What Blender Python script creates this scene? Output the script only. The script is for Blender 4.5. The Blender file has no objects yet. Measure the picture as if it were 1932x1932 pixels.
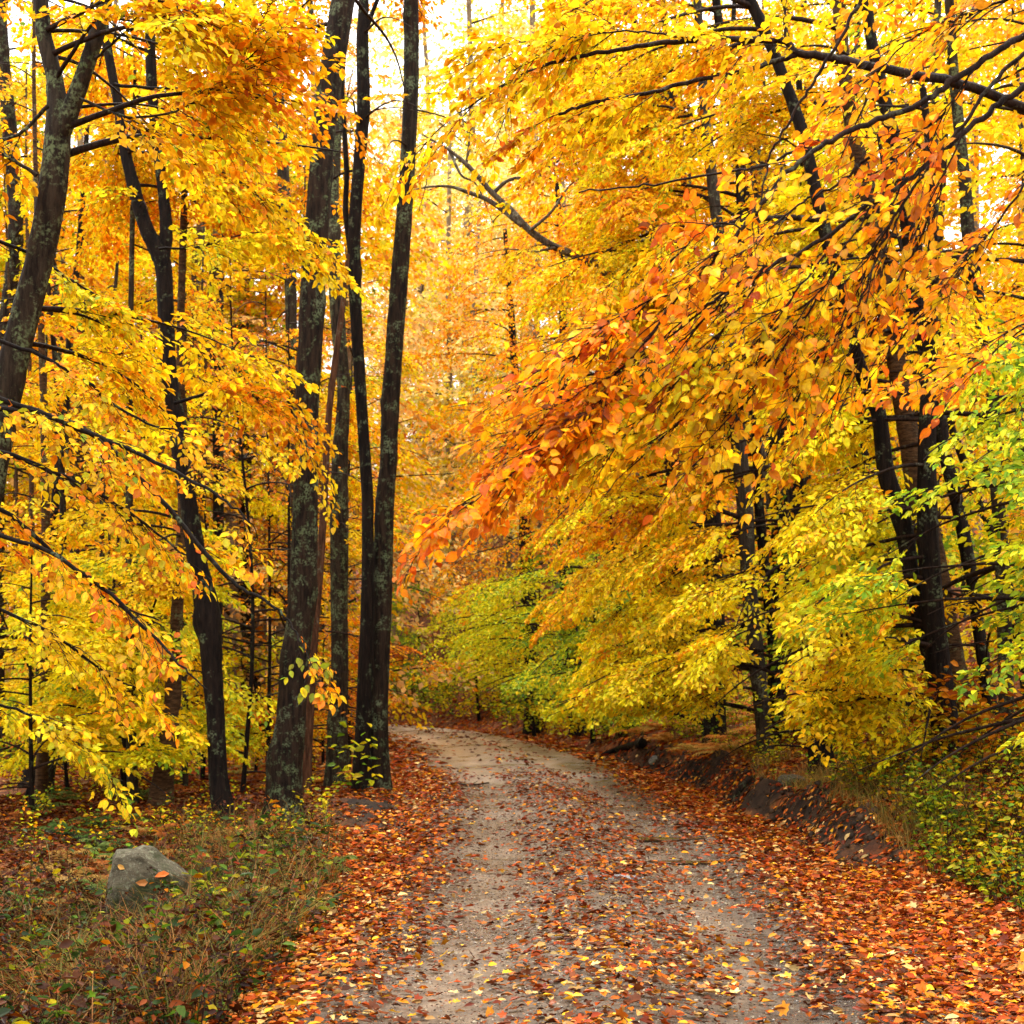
import bpy, math, random
import numpy as np

S = bpy.context.scene
COL = S.collection
RNG = np.random.default_rng(11)
random.seed(5)

# ------------------------------------------------------------------ camera frame (photo measured on a 1932 px grid)
W, F, HY, CX, CH = 1932.0, 2800.0, 1275.0, 966.0, 1.6
def at(px, py, Y):
    return np.array([(px - CX) / F * Y, Y, CH - (py - HY) / F * Y])

# ------------------------------------------------------------------ terrain
RY = np.array([-40, 0, 6.8, 10.5, 13.8, 20, 25, 29, 33, 37, 42, 47, 52, 57, 64, 80, 400.])
RX = np.array([.2, .3, .45, .58, .66, .50, .22, -.12, -.6, -1.25, -2.35, -4.1, -7.0, -11.5, -19, -40, -400.])
_t = np.arange(-40, 400, .25)
_x = np.interp(_t, RY, RX)
_k = np.exp(-np.linspace(-2, 2, 25) ** 2); _k /= _k.sum()
_x[12:-12] = np.convolve(_x, _k, 'valid')
def xc(y): return np.interp(y, _t, _x)

_gn = np.random.default_rng(3)
_waves = [(_gn.uniform(.3, 1) * f, _gn.uniform(0, 6.28), _gn.uniform(0, 6.28), 1 / f) for f in (.35, .5, .8, 1.3, 2.1, 3.4, 5.1, 7.7) for _ in range(3)]
def wob(x, y):
    z = 0
    for f, a, p, am in _waves:
        z = z + am * np.sin(f * (x * math.cos(a) + y * math.sin(a)) * 1.7 + p)
    return z * .12
_vg = np.random.default_rng(21).random((257, 257))
def vnoise(x, y, f):
    x = np.asarray(x) * f + 500; y = np.asarray(y) * f + 500; i = np.floor(x).astype(int); j = np.floor(y).astype(int); a = x - i; b = y - j; a = a * a * (3 - 2 * a); b = b * b * (3 - 2 * b)
    g = lambda p, q: _vg[p % 256, q % 256]
    return (g(i, j) * (1 - a) + g(i + 1, j) * a) * (1 - b) + (g(i, j + 1) * (1 - a) + g(i + 1, j + 1) * a) * b - .5
def sm(a, b, t):
    t = np.clip((t - a) / (b - a), 0, 1); return t * t * (3 - 2 * t)
def height(x, y, road=True):
    x = np.asarray(x, float); y = np.asarray(y, float)
    d = x - xc(y)
    n = wob(x, y)
    z = -.05 * np.clip(np.abs(d) / 1.8, 0, 1) ** 2
    z = z + .026 * np.cos(np.clip(d, -1.5, 1.5) * 4.0) * (np.abs(d) < 1.5)
    toe = 2.3 + .45 * sm(15, 9.5, y) + .12 * np.sin(y * 1.3) + .06 * np.sin(y * 3.7 + 1)
    bank = (.28 + .06 * np.sin(y * .9) + .05 * np.sin(y * 2.9)) * sm(11.6, 14.4, y) * sm(40, 29, y)
    z = z + bank * sm(0, .30, d - toe)
    z = z + np.clip(d - toe - .2, 0, 60) * (.27 * sm(6, 13, y)) * sm(150, 60, y) + np.clip(d - 9, 0, 30) * .1
    z = z + n * .22 * sm(1.9, 3.4, np.abs(d))
    # left hollow beside the verge
    dl = -d
    hol = sm(15.5, 11.5, y)
    z = z - hol * .34 * sm(2.5, 3.3, dl) - (1 - hol) * .10 * sm(2.3, 3.3, dl)
    z = z + np.exp(-((x + 1.85) ** 2 + (y - 19.9) ** 2) / .7) * .10
    # far slope behind the bend
    z = z + np.clip(y - 52 + np.clip(d * .0, 0, 0), 0, 60) * .16 * sm(-14, -2, x) * sm(0, 4, y - 50)
    return z
def hit(px, py, y0=5.5):
    for Y in np.arange(y0, 90, .05):
        p = at(px, py, Y)
        if p[2] <= height(p[0], p[1]): return p
    return at(px, py, 60)

# ------------------------------------------------------------------ mesh buffers
class Buf:
    def __init__(s): s.v = []; s.f = []; s.c = []; s.l = []; s.n = 0
    def add(s, v, f, c=None, l=None):
        v = np.asarray(v, np.float32).reshape(-1, 3); f = np.asarray(f, np.int32)
        s.v.append(v); s.f.append(f + s.n); s.n += len(v)
        s.c.append(np.zeros((len(v), 3), np.float32) if c is None else np.asarray(c, np.float32).reshape(-1, 3))
        s.l.append(np.zeros((len(v), 3), np.float32) if l is None else np.asarray(l, np.float32).reshape(-1, 3))
    def build(s, name, mat, parent=None, smooth=False, origin=None, lf=False):
        if not s.n: return None
        v = np.concatenate(s.v)
        o = np.zeros(3) if origin is None else np.asarray(origin)
        if parent is not None: o = np.array(parent.location)
        v = (v - o).astype(np.float32)
        q = [f for f in s.f if f.shape[1] == 4]; t = [f for f in s.f if f.shape[1] == 3]
        q = np.concatenate(q) if q else np.zeros((0, 4), np.int32)
        t = np.concatenate(t) if t else np.zeros((0, 3), np.int32)
        me = bpy.data.meshes.new(name)
        me.vertices.add(len(v)); me.vertices.foreach_set('co', v.ravel())
        nl = q.size + t.size
        me.loops.add(nl); me.loops.foreach_set('vertex_index', np.concatenate([q.ravel(), t.ravel()]))
        me.polygons.add(len(q) + len(t))
        me.polygons.foreach_set('loop_start', np.concatenate([np.arange(len(q)) * 4, q.size + np.arange(len(t)) * 3]).astype(np.int32))
        if smooth: me.polygons.foreach_set('use_smooth', np.ones(len(q) + len(t), bool))
        me.update(calc_edges=True)
        c = np.concatenate(s.c)
        at_ = me.attributes.new('Col', 'FLOAT_COLOR', 'POINT')
        at_.data.foreach_set('color', np.concatenate([c, np.ones((len(c), 1), np.float32)], 1).ravel())
        if lf:
            a2 = me.attributes.new('lf', 'FLOAT_VECTOR', 'POINT'); a2.data.foreach_set('vector', np.concatenate(s.l).ravel())
        me.materials.append(mat)
        ob = bpy.data.objects.new(name, me); COL.objects.link(ob)
        if parent is not None: ob.parent = parent
        else: ob.location = o
        return ob

def nrm(a): return a / np.maximum(np.linalg.norm(a, axis=-1, keepdims=True), 1e-9)

def resample(P, n):
    P = np.asarray(P, float)
    if len(P) == 2: return P[0] + (P[1] - P[0]) * np.linspace(0, 1, n)[:, None]
    Q = np.vstack([2 * P[0] - P[1], P, 2 * P[-1] - P[-2]])
    out = []
    for u in np.linspace(0, len(P) - 1 - 1e-6, n):
        i = int(u); t = u - i
        a, b, c, d = Q[i], Q[i + 1], Q[i + 2], Q[i + 3]
        out.append(.5 * (2 * b + (c - a) * t + (2 * a - 5 * b + 4 * c - d) * t * t + (3 * b - 3 * c + d - a) * t ** 3))
    return np.array(out)

def tube(buf, P, R, sides=8, col=(.1, .1, .1), rough=0., flare=0., cap=True):
    """P (n,3), R (n,)"""
    n = len(P)
    T = nrm(np.gradient(P, axis=0))
    ref = np.array([0, 1., 0]) if abs(T[:, 1]).max() < .95 else np.array([0, 0, 1.])
    U = nrm(np.cross(T, ref)); V = np.cross(T, U)
    a = np.linspace(0, 2 * np.pi, sides, endpoint=False)
    ph = RNG.uniform(0, 6.28, 6)
    s = np.concatenate([[0], np.cumsum(np.linalg.norm(np.diff(P, axis=0), axis=1))])
    rr = R[:, None] * np.ones(sides)[None]
    if rough:
        rr = rr * (1 + rough * (np.sin(3 * a[None] + ph[0] + s[:, None] * 1.1) * .5 + np.sin(2 * a[None] + ph[1] - s[:, None] * 1.7) * .6 + np.sin(a[None] * 5 + ph[2] + s[:, None] * 3.) * .25 + RNG.normal(0, .35, (n, sides))))
        for _ in range(max(1, int(s[-1] / 1.6))):
            k = RNG.integers(0, n); j = RNG.uniform(0, 6.28)
            rr += R[k] * RNG.uniform(.1, .35) * np.exp(-((s[:, None] - s[k]) / (R[k] * 1.1)) ** 2) * np.clip(np.cos(a[None] - j), 0, 1) ** 3
    if flare:
        g = np.exp(-s / .28)[:, None]
        rr = rr * (1 + g * (flare * .65 + flare * .5 * (np.sin(3 * a[None] + ph[3]) + .6 * np.sin(5 * a[None] + ph[4])) * (np.exp(-s / .35)[:, None])))
    ring = P[:, None] + rr[..., None] * (np.cos(a)[None, :, None] * U[:, None] + np.sin(a)[None, :, None] * V[:, None])
    i = np.arange(n - 1)[:, None] * sides; j = np.arange(sides)[None]; k = (j + 1) % sides
    f = np.stack([i + j, i + k, i + sides + k, i + sides + j], -1).reshape(-1, 4)
    v = ring.reshape(-1, 3)
    buf.add(v, f, np.tile(col, (len(v), 1)))
    if cap:
        c = np.vstack([ring[-1], P[-1] + T[-1] * R[-1] * .5]); 
        buf.add(c, [[q, (q + 1) % sides, sides] for q in range(sides)], np.tile(col, (len(c), 1)))

# ------------------------------------------------------------------ leaves
def leaf_lod0():
    ts = np.array([0, .07, .18, .33, .48, .63, .77, .89, 1.0])
    w = np.array([.0, .12, .22, .285, .285, .235, .15, .055, .0])
    v = []; l = []
    for k, (t, ww) in enumerate(zip(ts, w)):
        z = .02 * math.sin(t * 3) - .13 * t * t
        v.append((t, 0, z)); l.append((t, 0, 0))
        if 0 < k < len(ts) - 1:
            j = .012 * (1 if k % 2 else -1)
            v.append((t + .03, -ww + j * .5, z + ww * .28 + j)); l.append((t, -1, 0))
            v.append((t + .03, ww - j * .5, z + ww * .28 - j)); l.append((t, 1, 0))
    f = [(0, 2, 1)], [(0, 1, 3)]
    tri = [(0, 2, 1), (0, 1, 3)]; quad = []
    for k in range(1, len(ts) - 2):
        b = 1 + 3 * (k - 1); c = b + 3
        quad += [(b, b + 1, c + 1, c), (b, c, c + 2, b + 2)]
        quad[-2] = (b + 1, c + 1, c, b); quad[-1] = (b, c, c + 2, b + 2)
    b = 1 + 3 * (len(ts) - 3); tip = b + 3
    tri = [(0, 2, 1), (0, 1, 3), (b, b + 1, tip), (b, tip, b + 2)]
    return np.array(v, float), [np.array(quad), np.array(tri)], np.array(l, float)
def leaf_lod1():
    v = [(0, 0, 0), (.33, -.27, .07), (.70, -.21, .02), (1, 0, -.14), (.70, .21, .02), (.33, .27, .07)]
    return np.array(v, float), [np.array([(0, 1, 2, 3), (0, 3, 4, 5)])], np.zeros((6, 3))
def leaf_lod2():
    v = [(0, 0, 0), (.45, -.30, .05), (1, 0, -.12), (.45, .30, .05)]
    return np.array(v, float), [np.array([(0, 1, 2, 3)])], np.zeros((4, 3))
def leaf_lobed():
    # five lobed maple-like leaf, curled
    o = [(0, 0), (.10, -.22), (.02, -.46), (.30, -.34), (.42, -.56), (.58, -.50), (.56, -.26), (.74, -.22), (1, 0), (.74, .22), (.56, .26), (.58, .50), (.42, .56), (.30, .34), (.02, .46), (.10, .22)]
    v = [(x, y, .10 * abs(y) + .05 * math.sin(x * 7 + y * 5)) for x, y in o] + [(.4, 0, -.02)]
    c = len(o)
    f = [(i, (i + 1) % c, c) for i in range(c)]
    return np.array(v, float), [np.array(f)], np.zeros((c + 1, 3))
def leaf_curl():
    v = [(0, 0, 0), (.30, -.25, .16), (.70, -.20, .20), (1, 0, .06), (.70, .22, .13), (.33, .27, .20), (.5, 0, .0)]
    return np.array(v, float), [np.array([(0, 1, 6), (1, 2, 6), (2, 3, 6), (3, 4, 6), (4, 5, 6), (5, 0, 6)])], np.zeros((7, 3))
LEAF = {0: leaf_lod0(), 1: leaf_lod1(), 2: leaf_lod2(), 'm': leaf_lobed(), 'c': leaf_curl()}

def put_leaves(buf, lod, pos, d, n, size, col, rim=None, width=None):
    """pos,d,n (N,3) size (N,) col (N,3)"""
    tv, tfs, tl = LEAF[lod]
    x = nrm(d); y = nrm(np.cross(n, x)); z = np.cross(x, y)
    w = np.ones(len(pos)) if width is None else width
    V = pos[:, None] + size[:, None, None] * (tv[None, :, 0:1] * x[:, None] + tv[None, :, 1:2] * (y * w[:, None])[:, None] + tv[None, :, 2:3] * z[:, None])
    N, k = len(pos), len(tv)
    C = np.repeat(col[:, None], k, 1)
    if rim is not None and lod == 0:
        e = np.abs(tl[:, 1]) * .8 + (tl[:, 0] > .85) * .5
        e = np.clip(e, 0, 1)[None, :, None]
        C = C * (1 - e) + rim[:, None] * e
    base = buf.n
    off = (np.arange(N) * k)[:, None, None]
    buf.v.append(V.reshape(-1, 3).astype(np.float32)); buf.c.append(C.reshape(-1, 3).astype(np.float32))
    L = np.repeat(tl[None], N, 0).copy(); L[:, :, 2] = RNG.random(N)[:, None]
    buf.l.append(L.reshape(-1, 3).astype(np.float32))
    for tf in tfs: buf.f.append((tf[None] + off + base).reshape(-1, tf.shape[1]).astype(np.int32))
    buf.n += N * k

# spray templates: a flat fan of side twigs with alternate leaves (unit: metres)
def spray_template(seed, sp=.055, L=.85):
    g = np.random.default_rng(seed)
    lp, ld, seg = [], [], []
    def run(p, ang, length, r, lvl):
        n = max(2, int(length / sp)); a = ang; side = 1 if g.random() < .5 else -1
        p = np.array(p, float)
        for i in range(n):
            q = p + sp * np.array([math.cos(a), math.sin(a), 0]) + np.array([0, 0, g.normal(0, .004) - .10 * sp * i / n])
            seg.append((p.copy(), q.copy(), r * (1 - .8 * i / n)))
            a += side * .10 + g.normal(0, .07)
            if lvl == 0 and 1 <= i < n - 1 and g.random() < .8:
                run(q, a + side * g.uniform(.6, .95), length * (1 - i / n) * g.uniform(.45, .65) + .05, r * .5, 1)
                if g.random() < .5:
                    lp.append(q); b = a - side * g.uniform(.6, 1.); ld.append((math.cos(b), math.sin(b), g.normal(0, .15)))
            elif g.random() < .93:
                lp.append(q); b = a + side * g.uniform(.5, 1.); ld.append((math.cos(b), math.sin(b), g.normal(0, .15)))
            side = -side; p = q
        lp.append(p); ld.append((math.cos(a), math.sin(a), -.05))
    run((0, 0, 0), 0, L, .005, 0)
    P0 = np.array([s[0] for s in seg]); P1 = np.array([s[1] for s in seg]); Rr = np.array([s[2] for s in seg])
    return np.array(lp), np.array(ld), P0, P1, Rr
TPL = [spray_template(100 + i) for i in range(10)]
TPLN = [spray_template(200 + i, sp=.068, L=.66) for i in range(8)]      # close branches
TPLF = [spray_template(300 + i, sp=.11, L=1.1) for i in range(8)]       # far, larger spacing

# linear base colours
YEL = (.96, .73, .012); GOL = (.96, .55, .008); ORA = (.92, .30, .006); LEM = (.93, .86, .015); RUS = (.60, .125, .012)
YGR = (.70, .74, .02); GRN = (.20, .38, .02); BRN = (.22, .065, .018); HAZE_PALE = (.97, .86, .34); DGR = (.07, .15, .02); RED = (.60, .08, .015)  # the pale yellow here has distance haze mixed into it
HAZE_PEACH = (.98, .60, .20)  # peach lightened to carry painted distance haze
def pal(**k):
    names = dict(y=YEL, g=GOL, o=ORA, r=RUS, l=YGR, n=GRN, b=BRN, p=HAZE_PALE, d=DGR, R=RED, e=HAZE_PEACH, z=LEM)
    c = np.array([names[a] for a in k]); w = np.array([float(v) for v in k.values()]); return c, w / w.sum()
P_GOLD = pal(y=6, g=4, o=2.2, l=.6, r=.4)
P_YELL = pal(y=6, z=3, g=2, l=.8, o=.8)
P_YG = pal(y=3, z=3, l=3, n=1.6, g=.8)
P_LIME = pal(l=4, n=3.4, y=1.4, g=.5)
P_LEMO = pal(z=4, l=4, n=.6)
P_GREEN = pal(n=4, l=3, y=.6, d=2)
P_ORAN = pal(o=4.2, g=4, y=2.2, r=.7)
P_ORA2 = pal(o=6, g=3.4, y=1.2, r=1)
P_RUST = pal(r=3, o=4, b=.6, g=1)
P_FARY = pal(y=3, p=4, g=1.5, l=1)  # this and the next: far foliage, haze painted into the leaf colours
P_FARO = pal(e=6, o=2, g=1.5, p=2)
P_MIX = pal(y=3.6, g=3, o=1.8, r=.3, l=1.6, n=.3)

def spray_colors(pl, sid, nl):
    """colours with coherence inside each spray"""
    c, w = pl
    ns = sid.max() + 1
    main = RNG.choice(len(c), ns, p=w); 
    own = RNG.choice(len(c), len(sid), p=w)
    pick = np.where(RNG.random(len(sid)) < .5, main[sid], own)
    other = c[RNG.choice(len(c), len(sid), p=w)]
    t = (RNG.random(len(sid)) * .35)[:, None]
    col = c[pick] * (1 - t) + other * t
    return col * RNG.uniform(.5, 1.12, len(sid))[:, None]

def in_view(P, m=230):
    Y = np.maximum(P[:, 1], .3)
    px = P[:, 0] / Y * F + CX; py = HY - (P[:, 2] - CH) / Y * F
    return (P[:, 1] > 2) & (px > -m) & (px < W + m) & (py > -m - 60) & (py < W + m)

PENDING = []; VEIL = []; GAPS = []
def put_sprays(*a, **k):
    if k.get('cull') is False: _sprays(*a, **k)
    else: PENDING.append((a, k))
def prune(P, D, sc):
    C = P + D * sc[:, None] * .45; Y = C[:, 1]; px = C[:, 0] / Y * F + CX; py = HY - (C[:, 2] - CH) / Y * F
    keep = np.ones(len(P), bool); rnd = RNG.random(len(P))
    for pts, Yt, pr, extra in VEIL:
        q = np.array(sorted(pts, key=lambda a: a[1])); c = np.interp(py, q[:, 1], q[:, 0]); w = np.interp(py, q[:, 1], q[:, 2])
        keep &= ~((Y < Yt) & (py > q[0, 1]) & (py < q[-1, 1]) & (np.abs(px - c) < w / 2 + extra * (16 / Y.clip(8, 40))) & (rnd < pr))
    rnd = RNG.random(len(P))
    for cx_, cy_, rx_, ry_, pr in GAPS:
        keep &= ~((((px - cx_) / rx_) ** 2 + ((py - cy_) / ry_) ** 2 < 1) & (rnd < pr))
    tip = P + D * sc[:, None] * .8; d = tip[:, 0] - xc(tip[:, 1]); h = tip[:, 2] - sc * .22 - height(tip[:, 0], tip[:, 1])
    lim = np.where(np.abs(d) < 2.2, np.where((P[:, 1] > 21) & (d > .6), .75, 1.2), np.where(d > 0, np.where(d < 2.8, .45, .05), .4)) + .95 * (P[:, 1] < 14.3) * (d > 2) * (Y < 32) + np.where(np.abs(d) < 2.2, .6, .05) * (Y >= 32)
    return keep & (h > lim)
def _sprays(leafbuf, twigbuf, P, D, roll, scale, palette, lod=1, leaf=.085, droop=.35, jit=.45, tpl=TPL, near=False, half=False, keep=1., cull=True, flat=.6):
    P = np.asarray(P, float); D = nrm(np.asarray(D, float)); roll = np.asarray(roll, float); scale = np.asarray(scale, float)
    if cull:
        m = in_view(P)
        if not near: m &= prune(P, D, scale)
        elif half: m &= prune(P, D, scale) | (RNG.random(len(P)) < .25)
        P, D, roll, scale = P[m], D[m], roll[m], scale[m]
    if not len(P): return
    up = np.array([0, 0, 1.])
    Yv = nrm(np.cross(up, D) + 1e-6); Zv = np.cross(D, Yv)
    Y2 = Yv * np.cos(roll)[:, None] + Zv * np.sin(roll)[:, None]; Z2 = np.cross(D, Y2)
    R = np.stack([D, Y2, Z2], -1)
    ti = RNG.integers(0, len(tpl), len(P))
    LP, LD, LZ, SID = [], [], [], []
    for t in range(len(tpl)):
        m = np.where(ti == t)[0]
        if not len(m): continue
        lp, ld, P0, P1, Rr = tpl[t]
        flip = np.where(RNG.random(len(m)) < .5, -1., 1.)[:, None, None] * np.array([[[0, 1, 0]]]) + np.array([[[1, 0, 1]]])
        lpm = lp[None] * flip; ldm = ld[None] * flip
        # arch the spray with gravity in world z
        s = scale[m][:, None, None]
        wp = P[m][:, None] + s * np.einsum('nij,nkj->nki', R[m], lpm)
        sag = (np.linalg.norm(lp, axis=1) ** 2)[None] * scale[m][:, None] * .22
        wp[..., 2] -= sag
        wd = np.einsum('nij,nkj->nki', R[m], ldm)
        LP.append(wp.reshape(-1, 3)); LD.append(wd.reshape(-1, 3)); LZ.append(np.repeat(R[m][:, None, :, 2], len(lp), 1).reshape(-1, 3)); SID.append(np.repeat(m, len(lp)))
        if twigbuf is not None:
            f2 = flip
            a = P[m][:, None] + s * np.einsum('nij,nkj->nki', R[m], P0[None] * f2); a[..., 2] -= (np.linalg.norm(P0, axis=1) ** 2)[None] * scale[m][:, None] * .22
            b = P[m][:, None] + s * np.einsum('nij,nkj->nki', R[m], P1[None] * f2); b[..., 2] -= (np.linalg.norm(P1, axis=1) ** 2)[None] * scale[m][:, None] * .22
            a = a.reshape(-1, 3); b = b.reshape(-1, 3); r = np.tile(Rr, len(m)) * (1.5 if near else 1.2) * np.repeat(scale[m], len(P0)).clip(.5, 1.5)
            r = np.maximum(r, .0012)
            t_ = nrm(b - a); u = nrm(np.cross(t_, np.array([.3, .2, 1.]))); v = np.cross(t_, u)
            ang = [0, 2.094, 4.189]
            ra = np.stack([a + r[:, None] * (math.cos(q) * u + math.sin(q) * v) for q in ang], 1)
            rb = np.stack([b + r[:, None] * .8 * (math.cos(q) * u + math.sin(q) * v) for q in ang], 1)
            VV = np.concatenate([ra, rb], 1); N = len(a)
            ff = np.array([(0, 1, 4, 3), (1, 2, 5, 4), (2, 0, 3, 5)])
            twigbuf.add(VV.reshape(-1, 3), (ff[None] + (np.arange(N) * 6)[:, None, None]).reshape(-1, 4), np.tile((.05, .035, .025), (N * 6, 1)))
    LP = np.concatenate(LP); LD = np.concatenate(LD); LZ = np.concatenate(LZ); SID = np.concatenate(SID)
    if keep < 1:
        m = RNG.random(len(LP)) < keep; LP, LD, LZ, SID = LP[m], LD[m], LZ[m], SID[m]
    N = len(LP)
    if not N: return
    LD = LD + RNG.normal(0, .16, (N, 3)); LD[:, 2] -= RNG.uniform(0, 2 * droop, N)
    nz = LZ * flat + np.array([0, 0, .35]) + RNG.normal(0, jit, (N, 3))
    size = leaf * RNG.uniform(.62, 1.15, N)
    col = spray_colors(palette, SID, N)
    rim = None
    if lod == 0:
        col = col * RNG.uniform(1., 1.25, N)[:, None].clip(0, 1.2); rim = col * np.array([.95, .62, .6]); q = RNG.random(N) < .35; rim[q] = col[q]
    put_leaves(leafbuf, lod, LP, LD, nz, size, col, rim)

# ------------------------------------------------------------------ materials
def newmat(name):
    m = bpy.data.materials.new(name); m.use_nodes = True; nt = m.node_tree
    for n in list(nt.nodes): nt.nodes.remove(n)
    return m, nt, nt.nodes, nt.links
def N(ns, t, **k):
    n = ns.new(t)
    for a, b in k.items(): setattr(n, a, b)
    return n
def ramp(ns, lk, src, stops, interp='LINEAR'):
    r = ns.new('ShaderNodeValToRGB'); r.color_ramp.interpolation = interp
    e = r.color_ramp.elements
    while len(e) > 2: e.remove(e[-1])
    for i, (p, c) in enumerate(stops):
        if i < 2: e[i].position = p; x = e[i]
        else: x = e.new(p)
        x.color = (*c, 1) if len(c) == 3 else c
    if src is not None: lk.new(src, r.inputs[0])
    return r
def leaf_mat(name, trans=.45, gloss=.06, rough=.35, veins=False, gain=1.):
    m, nt, ns, lk = newmat(name)
    at_ = N(ns, 'ShaderNodeAttribute', attribute_name='Col')
    col = at_.outputs['Color']
    bump = None
    tc = N(ns, 'ShaderNodeTexCoord')
    nz = N(ns, 'ShaderNodeTexNoise'); nz.inputs['Scale'].default_value = 60 if veins else 35; nz.inputs['Detail'].default_value = 2
    lk.new(tc.outputs['Object'], nz.inputs['Vector'])
    r = ramp(ns, lk, nz.outputs['Fac'], [(.3, (.80, .72, .65)), (.58, (1.04, 1.04, 1.02))])
    mx = N(ns, 'ShaderNodeMix', data_type='RGBA', blend_type='MULTIPLY'); mx.inputs[0].default_value = 1
    lk.new(col, mx.inputs[6]); lk.new(r.outputs[0], mx.inputs[7]); col = mx.outputs[2]
    if veins:
        la = N(ns, 'ShaderNodeAttribute', attribute_name='lf')
        sp = N(ns, 'ShaderNodeSeparateXYZ'); lk.new(la.outputs['Vector'], sp.inputs[0])
        ab = N(ns, 'ShaderNodeMath', operation='ABSOLUTE'); lk.new(sp.outputs[1], ab.inputs[0])
        m1 = N(ns, 'ShaderNodeMath', operation='MULTIPLY'); lk.new(ab.outputs[0], m1.inputs[0]); m1.inputs[1].default_value = .22
        s1 = N(ns, 'ShaderNodeMath', operation='SUBTRACT'); lk.new(sp.outputs[0], s1.inputs[0]); lk.new(m1.outputs[0], s1.inputs[1])
        m2 = N(ns, 'ShaderNodeMath', operation='MULTIPLY'); lk.new(s1.outputs[0], m2.inputs[0]); m2.inputs[1].default_value = 75
        sn = N(ns, 'ShaderNodeMath', operation='SINE'); lk.new(m2.outputs[0], sn.inputs[0])
        rr = ramp(ns, lk, sn.outputs[0], [(.0, (1.05, 1.05, 1.05)), (.95, (.78, .70, .62))])
        mid = ramp(ns, lk, ab.outputs[0], [(.0, (.8, .75, .55)), (.10, (1, 1, 1))])
        for q in (rr, mid):
            mx = N(ns, 'ShaderNodeMix', data_type='RGBA', blend_type='MULTIPLY'); mx.inputs[0].default_value = .75
            lk.new(col, mx.inputs[6]); lk.new(q.outputs[0], mx.inputs[7]); col = mx.outputs[2]
        bump = N(ns, 'ShaderNodeBump'); bump.inputs['Strength'].default_value = .35; bump.inputs['Distance'].default_value = .003; lk.new(sn.outputs[0], bump.inputs['Height'])
    d = N(ns, 'ShaderNodeBsdfDiffuse'); t = N(ns, 'ShaderNodeBsdfTranslucent'); g = N(ns, 'ShaderNodeBsdfGlossy'); g.inputs['Roughness'].default_value = rough
    lk.new(col, d.inputs['Color']); lk.new(col, t.inputs['Color'])
    a = N(ns, 'ShaderNodeMixShader'); a.inputs[0].default_value = trans; lk.new(d.outputs[0], a.inputs[1]); lk.new(t.outputs[0], a.inputs[2])
    b = N(ns, 'ShaderNodeMixShader'); b.inputs[0].default_value = gloss; lk.new(a.outputs[0], b.inputs[1]); lk.new(g.outputs[0], b.inputs[2])
    if bump: lk.new(bump.outputs[0], d.inputs['Normal']); lk.new(bump.outputs[0], g.inputs['Normal'])
    o = N(ns, 'ShaderNodeOutputMaterial'); lk.new(b.outputs[0], o.inputs[0])
    return m
M_LEAF = leaf_mat('leaf_foliage', .42, .010)
M_LEAFN = leaf_mat('leaf_close', .46, .013, .3, veins=True)
M_LITTER = leaf_mat('leaf_litter', .12, .010, .28)
M_PLANT = leaf_mat('undergrowth_leaf', .4, .010)

def bark_mat(name, dark=(.005, .0032, .0022), mid=(.030, .018, .011), lich=(.080, .105, .048), amount=.55, scale=1., streak=False):
    m, nt, ns, lk = newmat(name)
    tc = N(ns, 'ShaderNodeTexCoord')
    mp = N(ns, 'ShaderNodeMapping'); mp.inputs['Scale'].default_value = (22 * scale, 22 * scale, 3.2 * scale) if not streak else (9, 9, 34)
    lk.new(tc.outputs['Object'], mp.inputs[0])
    n1 = N(ns, 'ShaderNodeTexNoise'); n1.inputs['Scale'].default_value = 1; n1.inputs['Detail'].default_value = 8; n1.inputs['Roughness'].default_value = .75
    lk.new(mp.outputs[0], n1.inputs['Vector'])
    base = ramp(ns, lk, n1.outputs['Fac'], [(.40, dark), (.62, mid)])
    n2 = N(ns, 'ShaderNodeTexNoise'); n2.inputs['Scale'].default_value = 5.5; n2.inputs['Detail'].default_value = 7; n2.inputs['Roughness'].default_value = .7
    lk.new(tc.outputs['Object'], n2.inputs['Vector'])
    f = ramp(ns, lk, n2.outputs['Fac'], [(.60 - .16 * amount, (0, 0, 0)), (.66 - .12 * amount, (1, 1, 1))])
    n3 = N(ns, 'ShaderNodeTexNoise'); n3.inputs['Scale'].default_value = 42; n3.inputs['Detail'].default_value = 4
    lk.new(tc.outputs['Object'], n3.inputs['Vector'])
    f3 = ramp(ns, lk, n3.outputs['Fac'], [(.42, (0, 0, 0)), (.56, (1, 1, 1))])
    mu = N(ns, 'ShaderNodeMath', operation='MULTIPLY'); lk.new(f.outputs[0], mu.inputs[0]); lk.new(f3.outputs[0], mu.inputs[1])
    n4 = N(ns, 'ShaderNodeTexNoise'); n4.inputs['Scale'].default_value = 2.; lk.new(tc.outputs['Object'], n4.inputs['Vector'])
    lc = ramp(ns, lk, n4.outputs['Fac'], [(.35, lich), (.65, (lich[0] * 1.35, lich[1] * 1.2, lich[2] * 1.5))])
    mx = N(ns, 'ShaderNodeMix', data_type='RGBA'); lk.new(mu.outputs[0], mx.inputs[0]); lk.new(base.outputs[0], mx.inputs[6]); lk.new(lc.outputs[0], mx.inputs[7])
    bp = N(ns, 'ShaderNodeBump'); bp.inputs['Strength'].default_value = 1; bp.inputs['Distance'].default_value = .035; lk.new(n1.outputs['Fac'], bp.inputs['Height'])
    p = N(ns, 'ShaderNodeBsdfPrincipled'); p.inputs['Roughness'].default_value = .7
    p.inputs['Specular IOR Level'].default_value = .07
    lk.new(mx.outputs[2], p.inputs['Base Color']); lk.new(bp.outputs[0], p.inputs['Normal'])
    o = N(ns, 'ShaderNodeOutputMaterial'); lk.new(p.outputs[0], o.inputs[0])
    return m
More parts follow.
